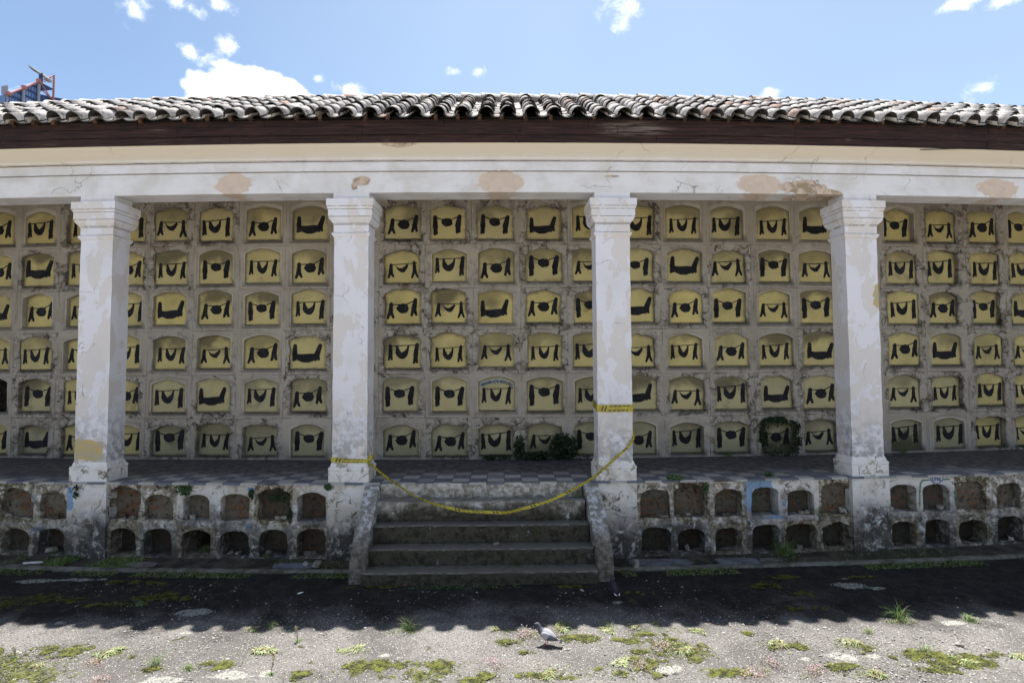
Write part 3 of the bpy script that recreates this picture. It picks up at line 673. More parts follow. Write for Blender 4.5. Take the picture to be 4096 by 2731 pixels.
def rect_outline(x0, x1, z0, z1, nl=8, na=16, nb=12):
    P = [(x0, z0+(z1-z0)*t) for t in np.linspace(0, 1, nl, endpoint=False)]+[(x0+(x1-x0)*t, z1) for t in np.linspace(0, 1, na, endpoint=False)]
    P += [(x1, z1-(z1-z0)*t) for t in np.linspace(0, 1, nl, endpoint=False)]+[(x1-(x1-x0)*t, z0) for t in np.linspace(0, 1, nb, endpoint=False)]
    return np.array(P)

def niche_cell(mb, cell, inner, inn0, dep, rough, seed, fr=(0, .12, .3, .55, .8, 1.), dark_low=.9, relief=.035, panel=0.):
    """wall face round one opening (cell rectangle minus arch) plus its reveal"""
    outer = rect_outline(*cell); n = len(inner); rows = []; ed = []; ro = []; dk = []
    cz = inner[:, 1].mean(); lowmask = np.clip((cell[2]+(cell[3]-cell[2])*.28-inner[:, 1])/.12, 0, 1)
    sidem = .30+.35*rough; nzz = vn(np.stack([inner[:, 0], 0*inner[:, 0], inner[:, 1]], -1), 3., seed+9, 2)
    for f in (-2, -1)+tuple(fr):
        if f < 0: xz = inner.copy(); d = dep if f == -2 else dep*.5; inn = np.full(n, inn0+d); e = 0.
        else:
            xz = inner*(1-f)+outer*f; inn = np.full(n, inn0); e = f
            q = np.stack([xz[:, 0], 0*xz[:, 0], xz[:, 1]], -1)
            env = (1-f)**.5 if f < 1 else 0
            inn = inn+relief*rough*env*(.4+vn(q, 6, seed, 3)+.5*vn(q, 18, seed+3, 2))
            if panel and f < .75: inn = inn+panel*(1 if f < .5 else .0)
        rows.append(Wn(xz[:, 0], inn, xz[:, 1])); ed.append(np.full(n, e)); ro.append(np.full(n, rough*(1 if f < .9 else .6)))
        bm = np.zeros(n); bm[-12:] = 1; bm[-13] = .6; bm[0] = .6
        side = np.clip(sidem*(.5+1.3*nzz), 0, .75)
        dk.append(np.maximum(dark_low*bm*(1. if f <= 0 else (1. if f <= .12 else .75 if f <= .3 else .35 if f < .6 else 0.)), side*(1. if f <= 0 else .75 if f <= .12 else .3 if f <= .3 else 0.)) if f >= 0 else np.maximum(dark_low*bm, np.maximum(side, .45*(f == -2))))  # ledge and reveal darkened: recess shade put into the tone, plus grime
    P = np.array(rows); P = np.concatenate([P, P[:, :1]], 1)
    cat = lambda A: np.concatenate([np.array(A), np.array(A)[:, :1]], 1)
    mb.grid(P, 0, edge=cat(ed), rough=cat(ro), dark=cat(dk), tone=float(np.random.default_rng(seed+77).random()))

# painted emblem: plain trestles with a draped swag between them
def blob(pts): return np.array(pts, float)
def capsule(a, b, r0, r1, n=8):
    a = np.array(a, float); b = np.array(b, float); d = b-a; d = d/np.linalg.norm(d); p = np.array([-d[1], d[0]]); P = []
    for k in range(n+1):
        an = math.pi*k/n; P.append(b+r1*(p*math.cos(an)+d*math.sin(an)))
    for k in range(n+1):
        an = math.pi*k/n; P.append(a+r0*(-p*math.cos(an)-d*math.sin(an)))
    return np.array(P)
def swag(x0, z0, x1, z1, sag, thick, n=12, skew=0.):
    top = []; bot = []
    for t in np.linspace(0, 1, n):
        u = t**(1+skew) ; e = 4*u*(1-u)
        x = x0+(x1-x0)*t; z = z0+(z1-z0)*t
        top.append((x, z-sag*e*.55)); bot.append((x, z-.02-sag*e-thick*math.sin(math.pi*t)))
    return np.array(top+bot[::-1])
def trestle(x, z0, z1, lean, spread, w):
    w = w*1.15; L = [capsule((x, z0+(z1-z0)*.42), (x+lean, z1), w*1.05, w*.75)]
    L.append(capsule((x-spread, z0), (x, z0+(z1-z0)*.5), w*.5, w*.8)); L.append(capsule((x+spread, z0+.012), (x, z0+(z1-z0)*.5), w*.5, w*.8))
    return L
def bar(x0, z0, x1, z1, w=.0075):
    return [np.array([(x0, z0-w), (x1, z1-w), (x1, z1+w), (x0, z0+w)])]
def cloth(cx, z, w, h, sk=0.):
    o = [(-.50, .0), (-.50, -.30), (-.53, -.52), (-.40, -.78), (-.16, -.95), (.05, -1.), (.27, -.93), (.44, -.70), (.52, -.42), (.56, .02), (.44, .02), (.33, -.26), (.10, -.44+sk), (-.04, -.50+sk), (-.22, -.26), (-.36, .0)]
    return np.array([(cx+a*w, z+b*h) for a, b in o])
def sack(cx, z, w, h, seed):
    rs = np.random.default_rng(seed); P = []
    for a in np.linspace(0, 2*math.pi, 18, endpoint=False):
        r = 1+rs.normal(0, .05); P.append((cx+.5*w*r*math.cos(a)*(1 if math.sin(a) > 0 else .92), z-.5*h+.5*h*r*math.copysign(abs(math.sin(a))**.75, math.sin(a))))
    return np.array(P)
def scoop(cx, z, w, h):
    P = [(-.5, .10), (-.42, -.02), (-.2, -.06), (.1, .0), (.3, .02), (.42, -.02), (.5, .12), (.50, -.25), (.40, -.72), (.12, -.98), (-.15, -.98), (-.38, -.75), (-.5, -.3)]
    return np.array([(cx+a*w, z+b*h) for a, b in P])
EMBLEMS = [
    trestle(-.245, .04, .30, -.01, .030, .034)+trestle(.255, .0, .335, .02, .028, .040)+bar(-.285, .295, .32, .33, .008)+[cloth(-.02, .305, .25, .245)],
    trestle(-.235, .0, .255, .015, .055, .040)+trestle(.225, .05, .33, .03, .045, .042)+bar(-.27, .25, .08, .245, .009)+bar(.06, .245, .28, .335, .009)+[sack(.01, .27, .235, .19, 3)],
    trestle(-.245, .05, .31, .005, .022, .042)+trestle(.20, .06, .315, .055, .030, .045)+[scoop(-.015, .17, .44, .165)],
    trestle(-.245, .02, .25, .01, .048, .036)+trestle(.24, .0, .285, -.005, .055, .034)+bar(-.23, .255, .30, .27, .008)+[np.array([(-.15, .25), (-.09, .19), (-.01, .185), (.05, .225), (.09, .26), (.12, .23), (.08, .16), (.03, .10), (-.04, .105), (-.11, .155)])],
    trestle(-.25, .0, .325, .0, .020, .046)+trestle(.215, .02, .32, .04, .024, .050)+bar(-.22, .315, -.10, .275, .010)+bar(.10, .28, .255, .33, .010)+[sack(.0, .305, .235, .165, 8)],
    trestle(-.24, .03, .27, .0, .030, .030)+trestle(.225, .01, .29, .03, .036, .034)+bar(-.28, .265, .32, .285, .007)+[cloth(-.015, .275, .205, .235, -.06)]]
# which emblem each visible slab carries, rows from the top, columns from the left (kinds vary along the wall)
COLS = [-11.86,-10.80,-9.695,-8.588,-7.539,-6.49,-5.399,-4.344,-3.299,-2.253,-1.211,-.16,.902,1.935,2.998,4.078,5.112,6.187,7.21,8.257,9.311,10.421,11.56,12.65]
ROWZ = [6.085, 5.14, 4.245, 3.29, 2.36, 1.43]
EM = {0: [1,0,5,0,3,0,1,2,3,1,4,4,2,0,0,5,0,5,2,1,4,3,1,4], 1: [1,2,5,1,5,4,5,1,0,3,0,1,4,3,4,2,3,4,3,1,0,0,0,0], 2: [2,1,3,0,2,1,4,0,4,1,3,2,1,4,2,1,4,3,4,5,0,1,4,2],
      3: [3,5,3,0,5,3,1,2,5,0,5,3,5,0,3,5,1,5,2,0,1,2,3,3], 4: [0,4,5,1,0,2,0,1,3,4,4,5,4,0,2,3,0,2,1,5,3,5,0,5], 5: [4,2,1,0,4,5,3,4,0,1,1,0,3,4,1,0,4,1,3,4,0,0,5,3]}
ROUGH1 = {(0,2),(0,4),(0,5),(1,1),(1,2),(1,3),(1,4),(0,3),(4,2),(4,3),(4,1),(3,1),(5,1),(5,2),(5,4),(5,5),(5,6),(4,5),(3,7),(4,7),(0,9),(1,9),(2,9),(2,8),(3,9),(4,9),(3,10),(2,10),(5,10),(0,10),(0,11),(0,12),(1,12),(2,12),(2,13),(3,12),(5,11),(5,12),(5,13),(3,11),(1,13),(2,14),(3,14),(1,14),(4,14),(0,14),(1,16),(2,15),(4,16),(4,17),(4,15),(5,16),(3,18),(4,18),(5,17),(5,18),(0,21),(0,22),(1,20),(1,21),(1,22),(2,20),(2,21),(2,22),(1,23),(2,23),(3,22),(3,23),(4,20),(4,21),(4,22),(5,22),(5,23),(4,23),(3,20)}
def make_tombs():
    wall = MB(); slabs = []
    edges = [(COLS[i]+COLS[i+1])/2 for i in range(len(COLS)-1)]; edges = [COLS[0]-.53]+edges+[COLS[-1]+.53]
    for r, zb in enumerate(ROWZ):
        zlo = 1.34 if r == 5 else (ROWZ[r+1]+.83+zb-.02)/2-.025 if False else (zb-.115 if r < 5 else 1.34)
        zhi = 7.36 if r == 0 else ROWZ[r-1]-.115
        for j, sc in enumerate(COLS):
            rs = np.random.default_rng(r*131+j*17+5); rough = 1. if (r, j) in ROUGH1 else (.32 if rs.random() < .35 else .08)
            w = .79+rs.uniform(-.035, .035); h = .745+rs.uniform(-.025, .025); ox = sc+rs.uniform(-.02, .02); oz = zb+rs.uniform(-.012, .012)
            if r == 5: h = .70+rs.uniform(-.03, .03); oz = zb-.01
            rise = .095+rs.uniform(-.02, .03); ptd = .55 if rs.random() < .12 else 0.
            inner = arch_outline(w, h, rise, pointed=ptd, jag=.030*rough, seed=r*31+j, org=(ox, oz))+np.array([ox, oz])
            dep = rs.choice([.03, .05, .075, .11]) if r < 5 else rs.choice([.06, .11, .14])
            panel = 0.
            if rough < .3 and rs.random() < .45: panel = .022
            ej = [edges[q]+(np.random.default_rng(r*71+q).uniform(-.035, .035) if 0 < q < len(COLS) else 0) for q in (j, j+1)]
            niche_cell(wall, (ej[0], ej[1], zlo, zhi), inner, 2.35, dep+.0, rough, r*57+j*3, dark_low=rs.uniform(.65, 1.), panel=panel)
            slabs.append((r, j, inner, dep, ox, oz, w, h, rs, rise))
    wall.cbox(-16, edges[0], 2.35, 2.5, 1.34, 7.3, 8, rough=.3, edge=.5, dark=0.); wall.cbox(edges[-1], 16, 2.35, 2.5, 1.34, 7.3, 8, rough=.3, edge=.5, dark=0.)
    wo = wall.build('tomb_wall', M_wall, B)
    # which hundred slabs show largest: every one not behind a pillar, nearest the middle first
    def score(t):
        r, j = t[0], t[1]; s = t[4]; a = abs(s)
        hid = min(abs(s*9.66/12.05-p) for p in PS); pen = 8 if hid < .62 else 0
        return a+pen+(2.5 if r == 0 else 0)
    order = sorted(range(len(slabs)), key=lambda k: score(slabs[k])); solo = set(order[:99])
    rest = MB()
    for k, (r, j, inner, dep, ox, oz, w, h, rs, rise) in enumerate(slabs):
        mb = MB() if k in solo else rest
        c = np.array([ox, oz+h*.45])
        io = 2.35+dep
        rows = []; vv = []; ee = []
        for f in (1.0, .9, .7, .4, .05):
            P = c+(inner-c)*f; q = np.stack([P[:, 0], 0*P[:, 0], P[:, 1]], -1)
            rows.append(Wn(P[:, 0], io-.012+.014*f*f*(1 if f > .95 else .5)+.003*vn(q, 4, k, 2), P[:, 1])); vv.append((P[:, 1]-oz)/h); ee.append(np.full(len(P), f))
        P = np.array(rows); P = np.concatenate([P, P[:, :1]], 1); cat = lambda A: np.concatenate([np.array(A), np.array(A)[:, :1]], 1)
        if (r, j) == (4, 0):
            # broken open: only an empty dark loculus behind
            d2 = MB(); d2.cbox(ox-w/2, ox+w/2, io+.45, io+.5, oz, oz+h, 2, rough=0.); d2.build('open_loculus', M_deep, wo); continue
        mb.grid(P, 0, flip=True, v=cat(vv), edge=cat(ee)); n = len(inner); mb.add(P[-1][:n], [tuple(range(n))], 0, v=.5, edge=0.)
        em = EMBLEMS[EM[r][j]]; sc = w/.79*rs.uniform(1.06, 1.13); dx = rs.uniform(-.02, .02); dz = {0: .12, 5: .12}.get(r, .14)+rs.uniform(-.01, .03)
        for poly in em:
            rt = math.radians(2.2*math.sin(k*2.7)); pts = poly*np.array([sc, sc*1.04]); pts = np.stack([pts[:, 0]*math.cos(rt)-pts[:, 1]*math.sin(rt), pts[:, 0]*math.sin(rt)+pts[:, 1]*math.cos(rt)], -1)+np.array([ox+dx, oz+dz]); m_ = len(pts)
            front = Wn(pts[:, 0], np.full(m_, io-.0185-.0004*(em.index(poly) if False else 0)), pts[:, 1]); bk = Wn(pts[:, 0], np.full(m_, io-.004), pts[:, 1])
            mb.add(np.concatenate([front, bk]), [tuple(range(m_))]+[(a, a+m_, (a+1) % m_+m_, (a+1) % m_) for a in range(m_)], 1, v=.5, edge=0.)
        if k in solo:
            o = mb.build('tomb_slab', [M_slab, M_black], wo)
            sm = rs.random(); smoke = .95 if (r in (1, 2, 3, 4) and sm < .30) else (.6 if sm < .60 else .15)
            if r == 5: smoke = max(smoke, .5)
            damp = .25 if r == 5 else 0.
            if (r, j) == (5, 17): damp = 1.
            if (r, j) == (5, 20): damp = 1.
            if (r, j) == (5, 12): damp = .6
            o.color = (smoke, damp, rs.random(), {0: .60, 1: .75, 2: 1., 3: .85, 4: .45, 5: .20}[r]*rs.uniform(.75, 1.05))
        if (r, j) == (4, 11) and k in solo: inscribed = (o, ox, oz, w, h, rise, io)
    o = rest.build('tomb_slab', [M_slab, M_black], wo); o['kind'] = 'stuff'; o.color = (.35, .1, .4, .8)
    return wo, inscribed
tomb_wall, inscr = make_tombs()

# --- hand lettering over one slab, along its arch
def text_mesh(txt, size):
    cu = bpy.data.curves.new('t', 'FONT'); cu.body = txt; cu.size = size; cu.align_x = 'CENTER'; cu.extrude = .001; cu.resolution_u = 2; cu.offset = size*.02
    ob = bpy.data.objects.new('t', cu); col.objects.link(ob); dg = bpy.context.evaluated_depsgraph_get(); dg.update()
    me = bpy.data.meshes.new_from_object(ob.evaluated_get(dg)); bpy.data.objects.remove(ob); return me
def lettering():
    o, ox, oz, w, h, rise, io = inscr
    f = lambda u: h-rise+rise*(1-u*u)
    mb = MB(); n = 24; us = np.linspace(-.92, .92, n)
    top = np.array([f(u)-.055 for u in us]); bot = np.array([f(u)-.150 for u in us])
    P = np.stack([Wn(ox+us*w/2, np.full(n, io-.020), oz+bot), Wn(ox+us*w/2, np.full(n, io-.020), oz+top)], 0); mb.grid(P, 0)
    mb.build('lettered_band', M_letterbg, o)
    me = text_mesh('PIBNALMA ACPEI- MOSQUERA', .085)
    xs = [v.co.x for v in me.vertices]; k = w*.86/(max(xs)-min(xs))
    for v in me.vertices:
        x = v.co.x*k; u = x/(w/2); v.co = W(ox+x, io-.024-v.co.z, oz+f(u)-.142+v.co.y)
    me.materials.append(M_black); link('inscription', me, o)
lettering()

# --- base with two rows of small niches
def make_base():
    fills = []
    bays = [(PS[0]+.36, PS[1]-.35, 6), (PS[1]+.35, PS[2]-.35, 6), (PS[2]+.35, PS[3]-.35, 6), (PS[4]+.35, PS[5]-.35, 6), (PS[5]+.35, PS[6]-.35, 6), (PS[6]+.35, PS[7]-.35, 6)]
    meas = {2: [-6.607,-5.977,-5.301,-4.624,-3.949,-3.292], 3: [2.60,3.225,3.887,4.539,5.185,5.841], 4: [7.09,7.727,8.446,9.182,9.85,10.5], 1: [-11.2,-10.55,-9.9,-9.28,-8.60,-7.92]}
    walls = {}
    for bi, (a, b, n) in enumerate(bays):
        wall = MB()
        cs = meas.get(bi) or list(np.linspace(a+.36, b-.36, n))
        eg = [a]+[(cs[i]+cs[i+1])/2 for i in range(n-1)]+[b]
        for row, (z0, z1, zb, h) in enumerate(((-.02, .62, .10, .46), (.62, 1.325, .71, .47))):
            for j, c in enumerate(cs):
                rs = np.random.default_rng(bi*97+row*31+j*7+1)
                rough = .8 if rs.random() < .30 else .12; w = .49+rs.uniform(-.035, .035); hh = h+rs.uniform(-.05, .02)
                broken = (bi, row, j) in ((3, 1, 1), (3, 1, 5), (3, 0, 5), (4, 1, 2), (2, 1, 0), (2, 1, 4), (1, 1, 4), (3, 0, 4))
                if broken: rough = 1.; hh += .08 if row else .02; w += .06
                inner = arch_outline(w, hh, .10+rs.uniform(-.01, .03), jag=.035 if broken else .018, seed=bi*9+j+row*50, org=(c, zb))+np.array([c, zb])
                dep = (.10+.20*rs.random()**1.3) if row else (.16+.22*rs.random())
                if (bi, row, j) == (2, 0, 2): dep = .8
                niche_cell(wall, (eg[j], eg[j+1], z0, z1), inner, 0., dep, rough, 300+bi*40+j*3+row, fr=(0, .15, .4, .7, 1.), dark_low=.0, relief=.05)
                fills.append((bi, row, j, inner, dep, c, zb, w, hh, rs))
        walls[bi] = wall.build('base_wall', M_base, B)
    for bi, row, j, inner, dep, c, zb, w, hh, rs in fills:
        wo = walls[bi]
        mb = MB(); cc = np.array([c, zb+hh*.45]); rows = []
        for f in (1.02, .8, .55, .3, .03):
            P = cc+(inner-cc)*f; q = np.stack([P[:, 0], 0*P[:, 0], P[:, 1]], -1)
            rows.append(Wn(P[:, 0], dep-.012+.022*vn(q, 7, bi*30+row*9+j, 3)*(f < 1), P[:, 1]))
        P = np.array(rows); P = np.concatenate([P, P[:, :1]], 1); mb.grid(P, 0, flip=True, rough=0., dark=0.); n = len(inner); mb.add(P[-1][:n], [tuple(range(n))], 0)
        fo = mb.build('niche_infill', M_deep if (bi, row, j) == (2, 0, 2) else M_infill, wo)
        for q in range(int(rs.integers(0, 3)) if abs(c) < 10 else 0):
            V = np.array([(a, b, d) for a in (-1, 1) for b in (-1, 1) for d in (0, 1)], float)*np.array([rs.uniform(.03, .075), rs.uniform(.03, .05), rs.uniform(.03, .07)])*(1+.2*rs.standard_normal((8, 1)))
            an = rs.random()*3; u = c+rs.uniform(-.38, .38)*w; V = [W(u+a*math.cos(an)-b*math.sin(an), dep*.55+a*math.sin(an)+b*math.cos(an), zb+.005+d) for a, b, d in V]
            lb = MB(); lb.add(V, [(0, 1, 3, 2), (4, 6, 7, 5), (0, 4, 5, 1), (2, 3, 7, 6), (0, 2, 6, 4), (1, 5, 7, 3)]); lb.build('brick_rubble', M_infill if rs.random() < .6 else M_rock, wo)
    # behind the stairs
    mb = MB(); mb.cbox(PS[3]+.3, PS[4]-.3, .02, .1, -.02, 1.32, 6, rough=0., dark=.5); mb.build('stair_backing', M_base, B)
    wo = walls[4]
    # number and painted frame on one small niche
    me = text_mesh('1796', .095)
    for v in me.vertices: v.co = W(7.74+v.co.x, -.008-v.co.z, 1.235+v.co.y)
    me.materials.append(M_bluelet); link('painted_number', me, wo)
    mb = None
    def line(pts, wd=.009):
        pts = [np.array(p) for p in pts]
        for p, q in zip(pts[:-1], pts[1:]):
            d = q-p; d = d/np.linalg.norm(d); nn = np.array([-d[1], d[0]])*wd
            a = [p+nn, p-nn, q-nn, q+nn]; mb.add([W(x[0], -.010, x[1]) for x in a], [(0, 1, 2, 3)])
    mb = MB(); line([(7.40, .80), (7.41, 1.05), (7.43, 1.20), (7.47, 1.255), (7.62, 1.265)]); mb.build('painted_line', M_greenline, wo)
    for seg in ([(7.88, 1.262), (8.0, 1.262)], [(8.05, 1.22), (8.07, 1.17)], [(8.085, 1.05), (8.10, .84)]):
        mb = MB(); line(seg); mb.build('painted_line', M_greenline, wo)
    mb = MB(); me2 = []
    line([(7.62, 1.31), (7.64, 1.24), (7.70, 1.21), (7.75, 1.195), (7.80, 1.21), (7.86, 1.24), (7.875, 1.31)], .006)
    mb.build('number_shield', M_bluelet, wo)
make_base()

# --- terrace floor with its thin broken edge slabs
def make_floor():
    S = np.linspace(-16, 16, 200); I = np.linspace(-.085, 2.36, 12)
    SS, II = np.meshgrid(S, I, indexing='ij'); P = Wn(SS, II, 1.362+0*SS); P[..., 2] += .006*vn(P, 1.5, 4, 2)
    nz = vn(P[:, :1], 3.5, 8, 3)[..., 0]
    mb = MB(); edge = Wn(S, -.085+.012*nz, 1.362); P[:, 0, :2] = edge[:, :2]
    mb.grid(P, 0, flip=False)
    lip = np.stack([P[:, 0], P[:, 0]*[1, 1, 0]+np.array([0, 0, 1.328]), Wn(S, .02, 1.326)], 1); mb.grid(lip, 0, flip=True)
    mb.build('terrace_floor', M_floor, B)
make_floor()
mb = MB(); mb.cbox(-16, 16, 6.3, 6.4, -.05, 7.9, 20); mb.cbox(-16, -15.9, .05, 6.3, -.05, 7.4, 1); mb.cbox(15.9, 16, .05, 6.3, -.05, 7.4, 1)
mb.build('rear_wall', M_pillar, B)

# ------------------------------------------------------------------ stairs
ST = empty('staircase', (-.38, -.5, .08)); tag(ST, 'worn mossy concrete staircase of five steps up to the terrace', 'stairs')
STEPS = [(-.085, 1.362, 1.10), (-.356, 1.116, .79), (-.59, .794, .50), (-.887, .51, .25), (-1.19, .262, -.03)]
def make_stairs():
    for k, (y, zt, zb) in enumerate(STEPS):
        x0, x1 = -2.09-.012*k, 1.305+.024*k; n = 60
        yb = .06 if k == 0 else STEPS[k-1][0]+.02
        xs = np.linspace(x0, x1, n)
        prof = [(yb, zt), (y+.03, zt+.002), (y+.006, zt-.006), (y, zt-.022), (y+.001, zt-.05), (y+.004, (zt+zb)/2), (y+.008, zb)]
        PR = np.array([[(x, a, b) for a, b in prof] for x in xs]); q = PR.copy()
        PR[..., 1] += .013*vn(q, 3, k*3, 4)*np.array([0, 1, 1, 1, 1, 1, .5]); PR[..., 2] += .012*vn(q, 2.6, k*3+1, 4)*np.array([.5, 1, 1, 1, .6, .3, 0])
        if k == 0: PR[..., 2] -= .006
        ns_ = np.zeros(PR.shape[:2]); ns_[:, 2] = 1.; ns_[:, 1] = .5
        mb = MB(); mb.grid(PR-np.array([-.38, -.5, .08]), 0, flip=True, nose=ns_); mb.build('step', M_step, ST, True)
    for (a, b) in ((-2.335, -2.095), (1.34, 1.585)):
        sg = 1 if a > 0 else 0
        out = [(.02, -.05), (.02, 1.335), (-.10, 1.34), (-.16, 1.315), (-.55, .98), (-.97, .55), (-1.04, .46), (-1.08, .36), (-1.13, -.05)]
        # subdivide the outline
        Q = []
        for p, q in zip(out, out[1:]+out[:1]):
            for t in np.linspace(0, 1, 6, endpoint=False): Q.append((p[0]+(q[0]-p[0])*t, p[1]+(q[1]-p[1])*t))
        rows = []
        for u in (0, .06, .35, .65, .94, 1):
            sh = .012 if u in (0, 1) else 0
            cen = (-.4, .5)
            rows.append([(a+(b-a)*u+(.05*sg if False else 0)+(.07*max(0, -yy/1.1) if sg else -.0), yy+(cen[0]-yy)*sh, zz+(cen[1]-zz)*sh) for yy, zz in Q])
        P = np.array(rows); P = P+.013*np.stack([vn(P, 4, 70+i+sg*9, 3) for i in range(3)], -1)
        P = np.concatenate([P, P[:, :1]], 1)-np.array([-.38, -.5, .08]); mb = MB(); mb.grid(P, 0, flip=False); n = P.shape[1]-1
        mb.add(P[0][:n], [tuple(range(n))], 0); mb.add(P[-1][:n], [tuple(range(n))[::-1]], 0)
        mb.build('cheek_wall', M_cheek, ST)
make_stairs()

# ------------------------------------------------------------------ yellow tape
def f_tape(N):
    u, v, _ = N.xyz(N.uv()); n = N.noise(N.pos(), 6, 4)
    sk = N.m('ADD', N.m('DIVIDE', u, .12), N.m('MULTIPLY', v, -.30))    # slanted cells
    per = N.m('MULTIPLY', N.m('FRACT', N.m('DIVIDE', sk, 5.2)), 5.2)
    f = N.m('FRACT', N.m('DIVIDE', per, .64))
    dash = N.m('MULTIPLY', N.m('LESS_THAN', f, .74), N.m('LESS_THAN', per, 2.9))
    rows = N.m('ADD', N.m('MULTIPLY', N.m('GREATER_THAN', v, .10), N.m('LESS_THAN', v, .32)), N.m('MULTIPLY', N.m('GREATER_THAN', v, .70), N.m('LESS_THAN', v, .90)))
    bars = N.m('MULTIPLY', N.m('MULTIPLY', N.m('GREATER_THAN', per, 4.05), N.m('LESS_THAN', per, 5.0)), N.m('MULTIPLY', N.m('LESS_THAN', N.m('FRACT', N.m('DIVIDE', per, .46)), .58), N.m('MULTIPLY', N.m('GREATER_THAN', v, .12), N.m('LESS_THAN', v, .88))))
    d = N.m('MINIMUM', N.m('ADD', N.m('MULTIPLY', dash, rows), bars), 1.)
    c = N.mix(N.mr(n, .35, .65), (.44, .365, .018), (.33, .25, .013)); c = N.mix(N.m('MULTIPLY', d, .92), c, (.035, .032, .02))
    return {'Base Color': c, 'Roughness': .38, 'Specular IOR Level': .5}
M_tape = material('barrier_tape', f_tape)
def ribbon(pts, ups, width, name):
    """pts: centreline, ups: direction of the tape width at each point"""
    pts = [Vector(p) for p in pts]; V = []; L = 0; uv = []
    for i, p in enumerate(pts):
        if i: L += (p-pts[i-1]).length
        wd = width[i] if isinstance(width, list) else width
        u = Vector(ups[i]).normalized()*wd/2; V += [p-u, p+u]; uv += [(L, 0), (L, 1)]
    F = [(2*i, 2*i+2, 2*i+3, 2*i+1) for i in range(len(pts)-1)]
    me = bpy.data.meshes.new(name); me.from_pydata([tuple(v) for v in V], [], F); l = me.uv_layers.new()
    for lp in me.loops: l.data[lp.index].uv = uv[lp.vertex_index]
    me.materials.append(M_tape); return me
def make_tapes():
    p2, p3 = PS[3], PS[4]
    t = empty('barrier_tape', W(p2, -.31, 1.72)); o0 = Vector(t.location)
    tag(t, 'yellow barrier tape tied low round one pillar and sagging across the staircase to the next', 'barrier tape')
    def pr(pts): return [Vector(q)-o0 for q in pts]
    up = (0, 0, 1)
    b = pr([W(p2-.312, .42, 1.755), W(p2-.314, .2, 1.755), W(p2-.314, -.012, 1.75), W(p2-.15, -.018, 1.735), W(p2, -.018, 1.725), W(p2+.2, -.018, 1.722), W(p2+.312, -.016, 1.722), W(p2+.316, .1, 1.73), W(p2+.316, .42, 1.74)])
    o = link('wrapped_band', ribbon(b, [(0, 0, 1)]*len(b), [.08, .08, .085, .085, .07, .065, .06, .055, .06], 'wrapped_band'), t)
    pix = [(-2.335, -.03, 1.715), (-2.10, -.12, 1.572), (-1.84, -.24, 1.405), (-1.52, -.36, 1.235), (-1.12, -.44, 1.08), (-.72, -.48, 1.005), (-.30, -.50, .965), (.02, -.50, .965), (.40, -.47, 1.03), (.80, -.42, 1.155), (1.15, -.34, 1.29), (1.50, -.24, 1.47), (1.82, -.14, 1.70), (2.10, -.045, 1.925), (2.225, -.02, 2.06), (2.24, .1, 2.20), (2.238, .36, 2.45)]
    P = []
    for a, c in zip(pix[:-1], pix[1:]):
        for q in np.linspace(0, 1, 6, endpoint=False): P.append(Vector(a).lerp(Vector(c), q))
    P.append(Vector(pix[-1]))
    for _ in range(3): P = [P[0]]+[(P[i-1]+P[i]*2+P[i+1])/4 for i in range(1, len(P)-1)]+[P[-1]]
    ups = []; n = len(P)
    for i, q in enumerate(P):
        tt = (P[min(i+1, n-1)]-P[max(0, i-1)]).normalized(); a = Vector((0, -1, 0)); a = (a-tt*a.dot(tt)).normalized(); bb = tt.cross(a)
        P[i] = P[i]+Vector((0, .006*math.sin(i*.7), .006*math.sin(i*.53+1))); ph = .5+.55*math.sin(i*.11)+.25*math.sin(i*.043+1)+.15*math.sin(i*.41); ups.append(bb*math.cos(ph)+a*math.sin(ph))
    o = link('sagging_length', ribbon([q-o0 for q in P], ups, .050, 'sagging_length'), t)
    k = pr([W(p2+.33, -.02, 1.69), W(p2+.35, -.03, 1.74), W(p2+.37, -.02, 1.80), W(p2+.385, -.01, 1.85)])
    link('loose_end', ribbon(k, [(1, 0, 0), (1, 0, .2), (1, .2, .1), (1, 0, 0)], [.03, .075, .085, .02], 'loose_end'), t)
    z = 2.59
    t2 = [W(p3-.312, .42, z+.07), W(p3-.314, .25, z+.06), W(p3-.315, .1, z+.03), W(p3-.314, -.012, z+.003), W(p3-.1, -.018, z), W(p3+.12, -.018, z+.004), W(p3+.313, -.016, z+.002), W(p3+.315, .15, z+.01), W(p3+.315, .42, z+.02)]
    o1 = Vector(W(p3, -.31, z)); me = ribbon([Vector(q)-o1 for q in t2], [(0, 0, 1)]*len(t2), .125, 'tape_band')
    o = link('tape_band', me); o.location = o1; tag(o, 'flat yellow tape band with dark dashes wrapped around the pillar right of the stairs', 'barrier tape')
make_tapes()

